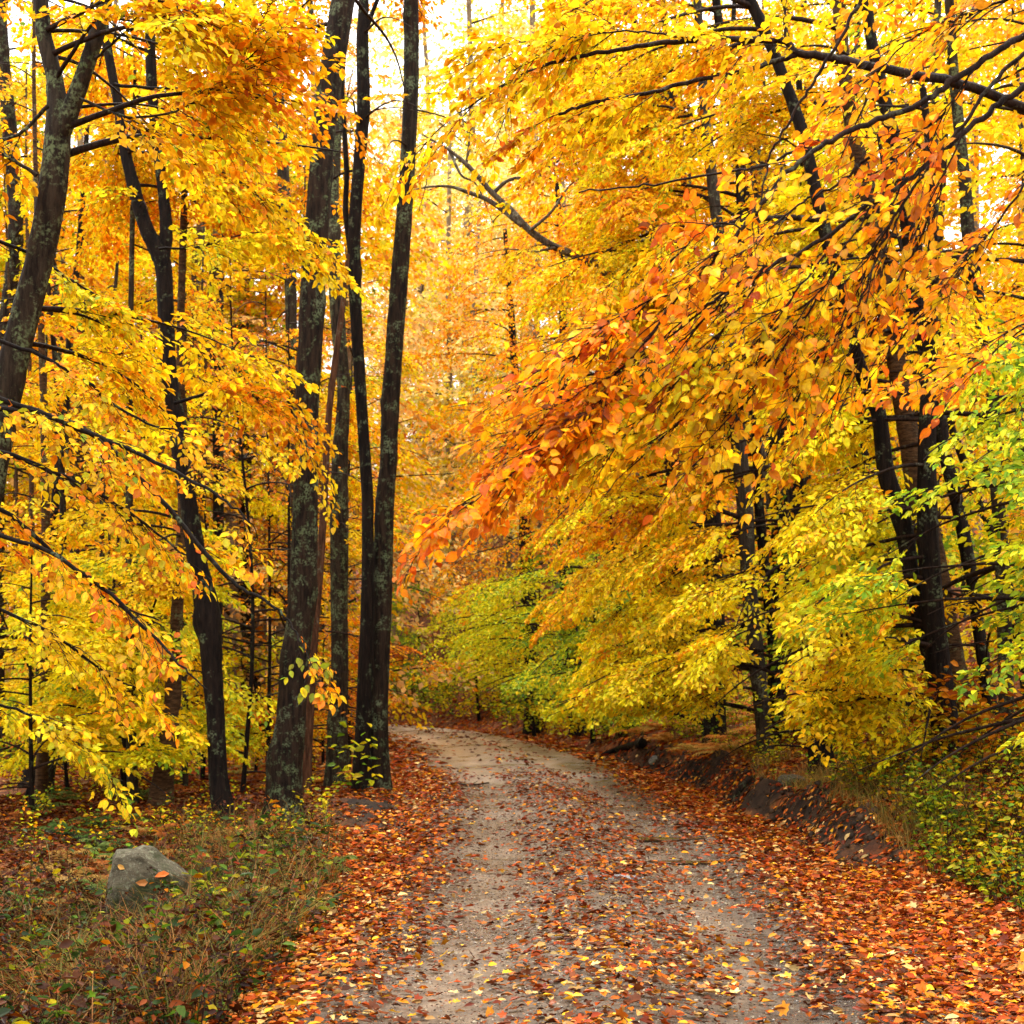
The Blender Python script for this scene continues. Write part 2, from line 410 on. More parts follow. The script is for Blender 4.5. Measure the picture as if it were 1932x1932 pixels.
M_BARK = bark_mat('bark_dark_lichen')
M_BARKG = bark_mat('bark_grey_green', (.009, .006, .004), (.042, .029, .018), (.095, .125, .052), .62)
M_BARKB = bark_mat('bark_brown_birch', (.022, .011, .005), (.10, .052, .022), (.10, .11, .045), .3, streak=True)
M_BARKK = bark_mat('bark_black_wet', (.003, .002, .0016), (.016, .010, .007), (.065, .085, .04), .25)
M_BARKF = bark_mat('bark_grey_smooth', (.018, .014, .011), (.055, .044, .032), (.11, .12, .065), .4)
M_BARKH = bark_mat('bark_far_hazed', (.12, .09, .06), (.24, .18, .12), (.3, .28, .2), .3)  # far trunks: bark colour lightened in place of real haze
M_ARCH = bark_mat('bark_arching', (.035, .025, .017), (.11, .085, .06), (.16, .17, .10), .5)
M_DEAD = bark_mat('dead_wood', (.03, .012, .006), (.11, .048, .024), (.1, .1, .06), .2)
M_TWIG = bark_mat('twig_bark', (.008, .004, .003), (.036, .02, .013), (.07, .08, .045), .2)
M_STEM = bark_mat('weed_stem', (.010, .004, .002), (.045, .018, .007), (.05, .05, .02), .0)

def ground_mat():
    m, nt, ns, lk = newmat('forest_floor')
    tc = N(ns, 'ShaderNodeTexCoord')
    vo = N(ns, 'ShaderNodeTexVoronoi'); vo.inputs['Scale'].default_value = 16
    ds = N(ns, 'ShaderNodeTexNoise'); ds.inputs['Scale'].default_value = 22; lk.new(tc.outputs['Object'], ds.inputs['Vector'])
    ad = N(ns, 'ShaderNodeMix', data_type='RGBA', blend_type='ADD'); ad.inputs[0].default_value = .08
    lk.new(tc.outputs['Object'], ad.inputs[6]); lk.new(ds.outputs['Color'], ad.inputs[7]); lk.new(ad.outputs[2], vo.inputs['Vector'])
    sp = N(ns, 'ShaderNodeSeparateColor'); lk.new(vo.outputs['Color'], sp.inputs[0])
    leaf = ramp(ns, lk, sp.outputs[0], [(.0, (.030, .015, .009)), (.3, (.10, .03, .012)), (.55, (.20, .055, .014)), (.8, (.10, .045, .02)), (1, (.34, .13, .03))])
    n2 = N(ns, 'ShaderNodeTexNoise'); n2.inputs['Scale'].default_value = 5; n2.inputs['Detail'].default_value = 9; lk.new(tc.outputs['Object'], n2.inputs['Vector'])
    soil = ramp(ns, lk, n2.outputs['Fac'], [(.3, (.006, .004, .003)), (.7, (.040, .022, .012))])
    at_ = N(ns, 'ShaderNodeAttribute', attribute_name='Col'); s2 = N(ns, 'ShaderNodeSeparateColor'); lk.new(at_.outputs['Color'], s2.inputs[0])
    mx = N(ns, 'ShaderNodeMix', data_type='RGBA'); lk.new(s2.outputs[0], mx.inputs[0]); lk.new(leaf.outputs[0], mx.inputs[6]); lk.new(soil.outputs[0], mx.inputs[7])
    bp = N(ns, 'ShaderNodeBump'); bp.inputs['Strength'].default_value = 1; bp.inputs['Distance'].default_value = .06; lk.new(n2.outputs['Fac'], bp.inputs['Height'])
    p = N(ns, 'ShaderNodeBsdfPrincipled'); p.inputs['Roughness'].default_value = .55
    p.inputs['Specular IOR Level'].default_value = .12; p.inputs['Roughness'].default_value = .85
    lk.new(mx.outputs[2], p.inputs['Base Color']); lk.new(bp.outputs[0], p.inputs['Normal'])
    o = N(ns, 'ShaderNodeOutputMaterial'); lk.new(p.outputs[0], o.inputs[0]); return m
def road_mat():
    m, nt, ns, lk = newmat('wet_gravel')
    tc = N(ns, 'ShaderNodeTexCoord')
    def noise(s, d=6, r=.6):
        n = N(ns, 'ShaderNodeTexNoise'); n.inputs['Scale'].default_value = s; n.inputs['Detail'].default_value = d; n.inputs['Roughness'].default_value = r
        lk.new(tc.outputs['Object'], n.inputs['Vector']); return n
    big = noise(.9, 4); mid = noise(9, 8, .75); fine = noise(90, 4, .8)
    c1 = ramp(ns, lk, mid.outputs['Fac'], [(.28, (.034, .020, .011)), (.5, (.096, .063, .037)), (.75, (.18, .125, .078))])
    c2 = ramp(ns, lk, fine.outputs['Fac'], [(.30, (.35, .33, .31)), (.55, (1, 1, 1)), (.72, (1.35, 1.33, 1.3))])
    mx = N(ns, 'ShaderNodeMix', data_type='RGBA', blend_type='MULTIPLY'); mx.inputs[0].default_value = 1; lk.new(c1.outputs[0], mx.inputs[6]); lk.new(c2.outputs[0], mx.inputs[7])
    c3 = ramp(ns, lk, big.outputs['Fac'], [(.35, (.62, .58, .54)), (.6, (1.05, 1.03, 1.0))])
    mx2 = N(ns, 'ShaderNodeMix', data_type='RGBA', blend_type='MULTIPLY'); mx2.inputs[0].default_value = 1; lk.new(mx.outputs[2], mx2.inputs[6]); lk.new(c3.outputs[0], mx2.inputs[7])
    at_ = N(ns, 'ShaderNodeAttribute', attribute_name='Col'); mx3 = N(ns, 'ShaderNodeMix', data_type='RGBA', blend_type='MULTIPLY'); mx3.inputs[0].default_value = 1
    lk.new(mx2.outputs[2], mx3.inputs[6]); lk.new(at_.outputs['Color'], mx3.inputs[7])
    rg = ramp(ns, lk, big.outputs['Fac'], [(.38, (.24, .24, .24)), (.62, (.46, .46, .46))])
    ad = N(ns, 'ShaderNodeMath', operation='ADD'); lk.new(mid.outputs['Fac'], ad.inputs[0]); m5 = N(ns, 'ShaderNodeMath', operation='MULTIPLY'); lk.new(fine.outputs['Fac'], m5.inputs[0]); m5.inputs[1].default_value = .5; lk.new(m5.outputs[0], ad.inputs[1])
    bp = N(ns, 'ShaderNodeBump'); bp.inputs['Strength'].default_value = .8; bp.inputs['Distance'].default_value = .02; lk.new(ad.outputs[0], bp.inputs['Height'])
    p = N(ns, 'ShaderNodeBsdfPrincipled'); lk.new(mx3.outputs[2], p.inputs['Base Color']); lk.new(rg.outputs[0], p.inputs['Roughness']); lk.new(bp.outputs[0], p.inputs['Normal'])
    p.inputs['Specular IOR Level'].default_value = .5
    o = N(ns, 'ShaderNodeOutputMaterial'); lk.new(p.outputs[0], o.inputs[0]); return m
def rock_mat(name, a, b, rough=.6, lichen=False):
    m, nt, ns, lk = newmat(name)
    tc = N(ns, 'ShaderNodeTexCoord')
    n1 = N(ns, 'ShaderNodeTexNoise'); n1.inputs['Scale'].default_value = 9; n1.inputs['Detail'].default_value = 9; n1.inputs['Roughness'].default_value = .7; lk.new(tc.outputs['Object'], n1.inputs['Vector'])
    c = ramp(ns, lk, n1.outputs['Fac'], [(.3, a), (.7, b)])
    n2 = N(ns, 'ShaderNodeTexNoise'); n2.inputs['Scale'].default_value = 3; n2.inputs['Detail'].default_value = 6; lk.new(tc.outputs['Object'], n2.inputs['Vector'])
    f = ramp(ns, lk, n2.outputs['Fac'], [(.52, (0, 0, 0)), (.62, (.7, .7, .7))])
    mx = N(ns, 'ShaderNodeMix', data_type='RGBA'); lk.new(f.outputs[0], mx.inputs[0]); lk.new(c.outputs[0], mx.inputs[6]); mx.inputs[7].default_value = (a[0] * .9, a[1] * 1.0, a[2] * .5, 1)
    if lichen:
        for sc_, lo, hi, cc in ((26, .56, .60, (.17, .17, .11, 1)), (60, .60, .64, (.22, .21, .16, 1)), (2.2, .50, .60, (.020, .026, .008, 1))):
            n5 = N(ns, 'ShaderNodeTexNoise'); n5.inputs['Scale'].default_value = sc_; n5.inputs['Detail'].default_value = 5; n5.inputs['Roughness'].default_value = .7; lk.new(tc.outputs['Object'], n5.inputs['Vector'])
            f5 = ramp(ns, lk, n5.outputs['Fac'], [(lo, (0, 0, 0)), (hi, (.8, .8, .8))]); m5 = N(ns, 'ShaderNodeMix', data_type='RGBA'); lk.new(f5.outputs[0], m5.inputs[0]); lk.new(mx.outputs[2], m5.inputs[6]); m5.inputs[7].default_value = cc; mx = m5
    bp = N(ns, 'ShaderNodeBump'); bp.inputs['Strength'].default_value = .9; bp.inputs['Distance'].default_value = .05; lk.new(n1.outputs['Fac'], bp.inputs['Height'])
    p = N(ns, 'ShaderNodeBsdfPrincipled'); p.inputs['Roughness'].default_value = rough; p.inputs['Specular IOR Level'].default_value = .1 if lichen else .5; lk.new(mx.outputs[2], p.inputs['Base Color']); lk.new(bp.outputs[0], p.inputs['Normal'])
    o = N(ns, 'ShaderNodeOutputMaterial'); lk.new(p.outputs[0], o.inputs[0]); return m
def water_mat():
    m, nt, ns, lk = newmat('puddle_water')
    p = N(ns, 'ShaderNodeBsdfPrincipled'); p.inputs['Base Color'].default_value = (.05, .035, .02, 1); p.inputs['Roughness'].default_value = .06
    o = N(ns, 'ShaderNodeOutputMaterial'); lk.new(p.outputs[0], o.inputs[0]); return m
M_GROUND, M_ROAD, M_WATER = ground_mat(), road_mat(), water_mat()
M_ROCK = rock_mat('grey_rock', (.10, .10, .085), (.24, .235, .20)); M_SLATE = rock_mat('wet_slate', (.10, .11, .12), (.24, .25, .27), .25)
M_BOULD = rock_mat('boulder_rock', (.030, .026, .016), (.15, .128, .085), .9, True); M_STUMPY = rock_mat('brown_rock', (.06, .04, .025), (.16, .11, .07))

# ------------------------------------------------------------------ tagging
def tag(o, label=None, cat=None, group=None, kind=None):
    if label: o['label'] = label
    if cat: o['category'] = cat
    if group: o['group'] = group
    if kind: o['kind'] = kind
    return o
def empty(name, loc, label, cat, group=None):
    o = bpy.data.objects.new(name, None); COL.objects.link(o); o.location = tuple(map(float, loc)); o.empty_display_size = .2
    return tag(o, label, cat, group)

# ------------------------------------------------------------------ ground sheets
def grid_mesh(buf, xs, ys, zf, cf):
    X, Y = np.meshgrid(xs, ys); Z = zf(X, Y); C = cf(X, Y, Z)
    nx = len(xs); i = (np.arange(len(ys) - 1) * nx)[:, None]; j = np.arange(nx - 1)[None]
    f = np.stack([i + j, i + j + 1, i + nx + j + 1, i + nx + j], -1).reshape(-1, 4)
    buf.add(np.stack([X, Y, Z], -1).reshape(-1, 3), f, C.reshape(-1, 3))
def fineT(x, y):
    return vnoise(x, y, 2.7) * 1.3 + vnoise(x, y, 6.1) * 1.3 + vnoise(x, y, 11.7) * 1.
def fineS(x, y):
    r = np.sin(x * 31 + np.sin(y * 17) * 2) * np.sin(y * 27 + np.sin(x * 13) * 2) * .5 + np.sin(x * 57 + y * 23) * np.sin(y * 61 - x * 31) * .5
    return r
def soil_mask(x, y):
    d = x - xc(y); toe = 2.3 + .45 * sm(15, 9.5, y) + .12 * np.sin(y * 1.3) + .06 * np.sin(y * 3.7 + 1)
    b = sm(-.12, .02, d - toe) * sm(.65, .4, d - toe) * sm(11.8, 13.6, y) * sm(32, 25, y) * (vnoise(x, y, 1.7) > -.28)
    # dark mound at the paired trunks
    q = np.exp(-((x + 1.55) ** 2 / .35 + (y - 17.6) ** 2 / 4.0)) * 1.5
    return np.clip(b + q, 0, 1)
def zg(x, y):
    d = x - xc(y)
    return height(x, y) - .07 * sm(1.75, 1.35, np.abs(d)) + soil_mask(x, y) * (.10 * fineT(x, y) + .02) * sm(1.8, 2.2, np.abs(d))
def cg(x, y, z):
    m = soil_mask(x, y); return np.stack([m, m, m], -1)
b = Buf()
xs = np.concatenate([-np.geomspace(300, 8.2, 50), np.arange(-8, 8, .055), np.geomspace(8.2, 300, 50)])
ys = np.concatenate([np.arange(-30, 4, 2), np.arange(4, 34, .07), np.arange(34, 60, .4), np.geomspace(60, 500, 50)])
grid_mesh(b, xs, ys, zg, cg)
tag(b.build('ground', M_GROUND, smooth=True), kind='structure')

b = Buf()
s = np.concatenate([np.arange(-12, 34, .1), np.arange(34, 70, .25)]); HW = 2.05
ds = np.concatenate([[-HW - .25, -HW], np.linspace(-HW + .08, HW - .08, 52), [HW, HW + .25]])
px_, py_ = xc(s), s
tx = np.gradient(px_, s); tl = np.sqrt(1 + tx * tx)
nxn, nyn = 1 / tl, -tx / tl
X = px_[:, None] + ds[None] * nxn[:, None]; Y = py_[:, None] + ds[None] * nyn[:, None]
dd = X - xc(Y)
Z = height(X, Y) + .006 - .13 * sm(HW - .12, HW + .2, np.abs(ds))[None] + .004 * fineS(X, Y)
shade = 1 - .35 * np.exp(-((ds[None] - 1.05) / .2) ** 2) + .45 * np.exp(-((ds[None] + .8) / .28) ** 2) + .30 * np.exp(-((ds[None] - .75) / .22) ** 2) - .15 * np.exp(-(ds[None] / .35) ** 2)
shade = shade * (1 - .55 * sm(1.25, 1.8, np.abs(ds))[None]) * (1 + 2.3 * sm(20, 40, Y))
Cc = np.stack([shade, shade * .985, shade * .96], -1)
nx = len(ds); i = (np.arange(len(s) - 1) * nx)[:, None]; j = np.arange(nx - 1)[None]
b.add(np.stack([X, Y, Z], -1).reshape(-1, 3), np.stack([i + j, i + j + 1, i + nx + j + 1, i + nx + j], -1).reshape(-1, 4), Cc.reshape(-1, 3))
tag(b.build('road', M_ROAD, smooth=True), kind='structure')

# puddles: irregular flat sheets just above the gravel
def puddle(px, py, w, d, label):
    p = hit(px, py); bb = Buf(); n = 40; a = np.linspace(0, 2 * np.pi, n, endpoint=False)
    r = 1 + .22 * np.sin(3 * a + px) + .15 * np.sin(5 * a + py) + .1 * np.sin(9 * a)
    ring = np.stack([p[0] + w * r * np.cos(a), p[1] + d * r * np.sin(a), np.full(n, 0.)], -1)
    z = height(ring[:, 0], ring[:, 1]).mean() + .018
    ring[:, 2] = z; c = np.array([[p[0], p[1], z]])
    bb.add(np.vstack([ring, c]), [[k, (k + 1) % n, n] for k in range(n)])
    o = bb.build('puddle', M_WATER, origin=(p[0], p[1], z)); tag(o, label, 'puddle', 'puddles on the wet track')
puddle(1245, 1588, .42, .13, 'narrow puddle on the gravel reflecting yellow leaves, farther of two in the right wheel track')
puddle(1300, 1632, .36, .09, 'thin shallow puddle mirroring gold leaves, nearer of two in the right wheel track')
puddle(70, 1715, .9, .5, 'dark pool of ditch water left of the leaning grey boulder')

# ------------------------------------------------------------------ leaf litter
def litter(n, x0, x1, y0, y1, densf, size, lods, palf, zmax=.02):
    b = Buf()
    x = RNG.uniform(x0, x1, n); y = RNG.uniform(y0, y1, n)
    m = RNG.random(n) < densf(x, y); x, y = x[m], y[m]
    P = np.stack([x, y, height(x, y)], -1)
    m = in_view(P, 150); P = P[m]; n = len(P); x, y = P[:, 0], P[:, 1]
    on = (np.abs(x - xc(y)) < 1.9)
    P[:, 2] += .010 + RNG.random(n) ** 2 * zmax + .01 * on + soil_mask(x, y) * .03
    e = .15
    gx = (height(x + e, y) - height(x - e, y)) / (2 * e); gy = (height(x, y + e) - height(x, y - e)) / (2 * e)
    nr = np.stack([-gx, -gy, np.ones(n)], -1) + RNG.normal(0, .38, (n, 3))
    a = RNG.uniform(0, 6.283, n); d = np.stack([np.cos(a), np.sin(a), gx * np.cos(a) + gy * np.sin(a) + RNG.normal(0, .1, n)], -1)
    col = palf(x, y, n)
    sz = size * (.28 + 1.1 * RNG.random(n) ** .9)
    sz = sz * (1 - .12 * sm(1.7, 1.1, np.abs(x - xc(y))))
    k = RNG.choice(len(lods), n, p=np.array([l[1] for l in lods]))
    for q, (lod, _) in enumerate(lods):
        m = k == q; put_leaves(b, lod, P[m], d[m], nr[m], sz[m], col[m], width=RNG.uniform(.7, 1.15, m.sum()))
    return b
LC = np.array([(.56, .13, .012), (.38, .060, .008), (.22, .030, .007), (.72, .27, .014), (.82, .44, .025), (.58, .32, .10), (.11, .03, .010), (.70, .48, .18), (.46, .15, .035)])
def road_clear(x, y):
    d = x - xc(y)
    return sm(1.30, .95, np.abs(d - .05)) 
def dens(x, y):
    d = x - xc(y); c = sm(1.85, 1.05, np.abs(d - .02))
    tr = np.exp(-((d + .75) / .35) ** 2) + .9 * np.exp(-((d - .85) / .3) ** 2)
    pat = np.clip(.5 + 1.1 * vnoise(x, y, .9) + .9 * vnoise(x, y, 3.3), 0, 1.3)
    road = (.11 + .34 * pat) * (1 - .88 * np.clip(tr, 0, 1)) * (1 + 1.2 * sm(10.5, 6.5, y)) * (1 - .5 * sm(14, 26, y)) + .03
    v = 1 - .5 * soil_mask(x, y)
    left = 1 - .5 * sm(2.2, 3.2, -d) * sm(20, 14, y)
    return (road * c + (1 - c)) * v * left
def palL(x, y, n):
    d = x - xc(y)
    w = np.array([.20, .25, .20, .07, .02, .05, .13, .03, .05])
    c1 = LC[RNG.choice(9, n, p=w)]
    w2 = np.array([.19, .14, .12, .15, .06, .12, .08, .07, .07])
    c2 = LC[RNG.choice(9, n, p=w2)]
    t = sm(12.5, 7.0, y) * sm(1.2, -1, d - 1.2) * .9 + .12
    c = np.where((RNG.random(n) < t)[:, None], c2, c1)
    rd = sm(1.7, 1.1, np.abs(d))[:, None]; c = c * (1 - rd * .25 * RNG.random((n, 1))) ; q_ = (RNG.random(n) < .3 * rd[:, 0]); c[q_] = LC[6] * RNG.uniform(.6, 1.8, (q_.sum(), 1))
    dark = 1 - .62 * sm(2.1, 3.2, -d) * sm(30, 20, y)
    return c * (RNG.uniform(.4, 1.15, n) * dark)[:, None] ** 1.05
lods = [(1, .30), ('c', .42), ('m', .28)]
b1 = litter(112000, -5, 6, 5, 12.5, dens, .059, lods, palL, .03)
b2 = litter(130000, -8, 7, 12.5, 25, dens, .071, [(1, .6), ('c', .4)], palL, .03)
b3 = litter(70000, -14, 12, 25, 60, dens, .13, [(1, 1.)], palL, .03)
RNG = np.random.default_rng(27)      # a fresh plain seed, so the trees do not depend on how many leaves lie on the ground
for q in (b2, b3):
    for k in range(len(q.f)): b1.f.append(q.f[k] + b1.n)
    b1.v += q.v; b1.c += q.c; b1.l += q.l; b1.n += q.n
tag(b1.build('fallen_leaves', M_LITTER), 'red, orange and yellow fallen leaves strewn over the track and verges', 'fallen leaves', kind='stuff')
# grit: small dark crumbs and leaf scraps on the gravel
def densg(x, y): return (np.abs(x - xc(y)) < 1.9) * 1.
def palg(x, y, n): return np.array([(.05, .03, .02), (.10, .05, .03), (.22, .09, .04), (.33, .28, .2), (.03, .02, .015)])[RNG.integers(0, 5, n)]
bg = litter(90000, -3, 3, 5, 22, densg, .020, [('c', .5), (2, .5)], palg, .006)
tag(bg.build('leaf_scraps', M_LITTER), 'tiny dark leaf scraps and crumbs trodden into the gravel track', 'leaf scraps', kind='stuff')
def pebbles():
    b = Buf(); n = 9000
    x = RNG.uniform(-2.5, 3.2, n); y = RNG.uniform(5, 17, n); m = np.abs(x - xc(y)) < 1.6; x, y = x[m], y[m]; n = len(x)
    o = np.array([(1, 0, 0), (0, 1, 0), (-1, 0, 0), (0, -1, 0), (0, 0, .6), (0, 0, -.6)], float)
    r = (.004 + .009 * RNG.random(n) ** 4)
    V = np.stack([x, y, height(x, y) + .008], -1)[:, None] + o[None] * r[:, None, None] * RNG.uniform(.6, 1.3, (n, 6, 1))
    f = np.array([(0, 1, 4), (1, 2, 4), (2, 3, 4), (3, 0, 4), (1, 0, 5), (2, 1, 5), (3, 2, 5), (0, 3, 5)])
    c = RNG.uniform(.10, .42, n)[:, None, None] * np.array([1, .93, .84]) * np.ones((1, 6, 1))
    b.add(V.reshape(-1, 3), (f[None] + (np.arange(n) * 6)[:, None, None]).reshape(-1, 3), c.reshape(-1, 3))
    return b
tag(pebbles().build('gravel', M_LITTER), 'fine loose grey gravel on the track', 'gravel', kind='stuff')

def clods():
    b = Buf(); n = 1900; g = np.random.default_rng(5)
    y = g.uniform(12.4, 30, n); toe = 2.3 + .45 * sm(15, 9.5, y) + .12 * np.sin(y * 1.3) + .06 * np.sin(y * 3.7 + 1); x = xc(y) + toe + g.uniform(-.12, .42, n)
    x[:260] = -1.55 + g.normal(0, .4, 260); y[:260] = 17.6 + g.normal(0, 1.3, 260)
    a, e = np.meshgrid(np.linspace(0, 2 * np.pi, 7)[:-1], [-.5, .5]); o = np.concatenate([np.stack([np.cos(a) * np.cos(e), np.sin(a) * np.cos(e), np.sin(e)], -1).reshape(-1, 3), [(0, 0, -1), (0, 0, 1)]])
    f = [(i, (i + 1) % 6, 6 + (i + 1) % 6) for i in range(6)] + [(i, 6 + (i + 1) % 6, 6 + i) for i in range(6)] + [((i + 1) % 6, i, 12) for i in range(6)] + [(6 + i, 6 + (i + 1) % 6, 13) for i in range(6)]
    r = .008 + .045 * g.random(n) ** 5
    V = np.stack([x, y, zg(x, y) + r * .2], -1)[:, None] + o[None] * r[:, None, None] * g.uniform(.6, 1.35, (n, 14, 1))
    c = np.array([.040, .024, .014]) * g.uniform(.3, 1.6, n)[:, None, None] * np.ones((1, 14, 1))
    b.add(V.reshape(-1, 3), (np.array(f)[None] + (np.arange(n) * 14)[:, None, None]).reshape(-1, 3), c.reshape(-1, 3)); return b
M_SOIL = leaf_mat('soil_crumb', .0, .01, .5)
tag(clods().build('soil', M_SOIL), 'dark crumbled soil spilling from the eroded bank', 'soil', kind='stuff')

def roots():
    b = Buf(); g = np.random.default_rng(9)
    for _ in range(60):
        y = g.uniform(13, 28); toe = 2.3 + .45 * sm(15, 9.5, y) + .12 * np.sin(y * 1.3) + .06 * np.sin(y * 3.7 + 1); x = float(xc(y) + toe + .28); z = float(height(x, y)) + .03
        L = g.uniform(.12, .4); P = [(x, y, z), (x - .1, y + g.normal(0, .05), z - .02), (x - .2, y + g.normal(0, .12), z - L * .6), (x - .24 - g.uniform(0, .1), y + g.normal(0, .18), z - L)]
        tube(b, resample(P, 8), np.linspace(g.uniform(.004, .011), .002, 8), 5)
    return b
tag(roots().build('roots', M_BARKB), 'thin bare roots hanging out of the eroded bank', 'roots', kind='stuff')

# ------------------------------------------------------------------ trees
class Tree:
    def __init__(s, name, base, label, cat='tree', group=None, bark=None):
        s.name = name; s.base = np.array(base, float); s.trunk = Buf(); s.br = Buf(); s.cr = Buf(); s.bark = bark or M_BARK; s.limbs = []; s.slimbs = []
        s.label, s.cat, s.group = label, cat, group; s.leafmat = M_LEAF
    def done(s, lf=False):
        root = empty(s.name, s.base, s.label, s.cat, s.group)
        s.trunk.build('trunk', s.bark, root, smooth=True)
        for l in s.limbs: l.build('limb', s.bark, root, smooth=True)
        for l in s.slimbs: l.build('limb', M_TWIG, root, smooth=True)
        cr_ = s.cr.build('crown', s.leafmat, root, lf=lf)
        if s.br.n:
            if cr_ is None: s.br.build('twigs', M_TWIG, root)
            else:
                tw = s.br.build('twigs', M_TWIG, root); tw.parent = cr_
        s.root = root; return root

def limb(t, p0, az, el, L, r, palette, leaf=.085, lod=1, sc=(.75, 1.15), start=.22, step=.15, droop=.3, twigs=True, bend=1., keep=1., tpl=TPL, dens_=1., jit=.45, fan=(.35, 1.0), buf=None):
    n = 9
    P = [np.array(p0, float)]; a = az; e = el
    for i in range(n):
        d = np.array([math.cos(a) * math.cos(e), math.sin(a) * math.cos(e), math.sin(e)])
        P.append(P[-1] + d * L / n); a += RNG.normal(0, .10); e -= bend * RNG.uniform(.03, .13); e += RNG.normal(0, .03)
    P = resample(P, 14)
    d_ = P[:, 0] - xc(P[:, 1]); h_ = P[:, 2] - height(P[:, 0], P[:, 1]); bad = (h_ < np.where(P[:, 1] > 30, .1, .3)) | ((np.abs(d_) < 2.2) & (h_ < .9)); bad[:4] = False
    if bad.any():
        k_ = int(np.argmax(bad))
        if k_ < 6: return P
        P = resample(P[:k_], 14)
    if not in_view(P, 300).any(): return P
    lb_ = Buf(); tube(lb_, P, np.linspace(r, max(.004, r * .16), len(P)), 5, (.05, .04, .03), cap=False); t.slimbs.append(lb_)
    s_ = np.concatenate([[0], np.cumsum(np.linalg.norm(np.diff(P, axis=0), axis=1))])
    q = np.arange(start * s_[-1], s_[-1], step / dens_) + 0
    q = np.concatenate([q, [s_[-1]]])
    pts = np.stack([np.interp(q, s_, P[:, k]) for k in range(3)], -1)
    T = nrm(np.stack([np.interp(q, s_, np.gradient(P[:, k])) for k in range(3)], -1))
    sgn = np.where(np.arange(len(q)) % 2, 1, -1) * RNG.uniform(*fan, len(q)); sgn[-1] = 0
    ca, sa = np.cos(sgn), np.sin(sgn)
    D = np.stack([T[:, 0] * ca - T[:, 1] * sa, T[:, 0] * sa + T[:, 1] * ca, T[:, 2] + RNG.normal(-.06, .16, len(q))], -1)
    scl = RNG.uniform(*sc, len(q)) * (1.05 - .35 * q / s_[-1])
    put_sprays(t.cr, t.br if twigs else None, pts, D, RNG.normal(0, .3, len(q)), scl, palette, lod, leaf, droop, jit, tpl, keep=keep)
    return P

def hero(name, pts, Y, label, bark, sides=14, cat='tree', group=None, rough=.05, flare=.5, base_hit=True, ext=True, forks=(), depthlean=0., veil=.96, vext=26):
    """pts: (px, py, width) bottom to top at about depth Y"""
    pts = list(pts)
    if base_hit:
        p = hit(pts[0][0], pts[0][1]); Y = p[1]
    P = []; R = []
    for k, (a, b_, w) in enumerate(pts):
        yy = Y + depthlean * (pts[0][1] - b_) / 500.
        P.append(at(a, b_, yy)); R.append(w / 2 / F * yy)
    if base_hit: P[0][2] = min(P[0][2], height(P[0][0], P[0][1]))
    base = P[0].copy()
    P.insert(0, P[0] - np.array([0, 0, .25])); R.insert(0, R[0] * 1.05)
    if ext:
        d = nrm(P[-1] - P[-3]); P.append(P[-1] + d * 1.6); R.append(R[-1] * .75); P.append(P[-1] + d * 1.6 + np.array([.2, .1, .2])); R.append(R[-1] * .6)
    t = Tree(name, base, label, cat, group, bark)
    n = max(24, int(np.linalg.norm(P[-1] - P[0]) / .10))
    Q = resample(P, n); u = np.linspace(0, len(R) - 1, n); RR = np.interp(u, range(len(R)), R)
    Q[:, 0] += np.interp(u, range(len(R)), RNG.normal(0, .008, len(R)))
    tube(t.trunk, Q, RR, sides, rough=rough, flare=flare if base_hit else 0)
    for fk in forks:
        P2 = [at(a, b_, Y + dy) for a, b_, w, dy in fk]; R2 = [w / 2 / F * Y for a, b_, w, dy in fk]
        d = nrm(P2[-1] - P2[-2]); P2.append(P2[-1] + d * 1.8); P2 = [np.array(q_) for q_ in P2]; R2.append(R2[-1] * .6)
        n = max(16, int(np.linalg.norm(P2[-1] - P2[0]) / .10)); lb = Buf()
        tube(lb, resample(P2, n), np.interp(np.linspace(0, len(R2) - 1, n), range(len(R2)), R2), sides, rough=rough); t.limbs.append(lb)
    t.Y = Y; t.path = Q; t.rad = RR
    VEIL.append((pts, Y + .3, veil, vext))
    for fk in forks: VEIL.append(([(a, b_, w) for a, b_, w, dy in fk], Y + .3, veil, 16))
    return t
def limbs_on(t, pys, n, L, palette, az=(0, 6.28), el=(.0, .5), leaf=.085, **k):
    for _ in range(n):
        py = RNG.uniform(*pys); z = CH - (py - HY) / F * t.Y
        i = int(np.argmin(np.abs(t.path[:, 2] - z))); 
        LL = RNG.uniform(*L)
        limb(t, t.path[i], RNG.uniform(*az), RNG.uniform(*el), LL, min(.03, t.rad[i] * .5) * LL / 2.2, palette, leaf=leaf, **k)
PI = math.pi
GAPS += [(850, 160, 90, 190, .9), (925, 260, 60, 60, .8), (735, 160, 60, 170, .8), (920, 290, 90, 70, .85), (500, 170, 120, 130, .25), (430, 900, 60, 120, .5), (480, 1200, 80, 130, .75), (560, 330, 60, 90, .2)]
trees = []
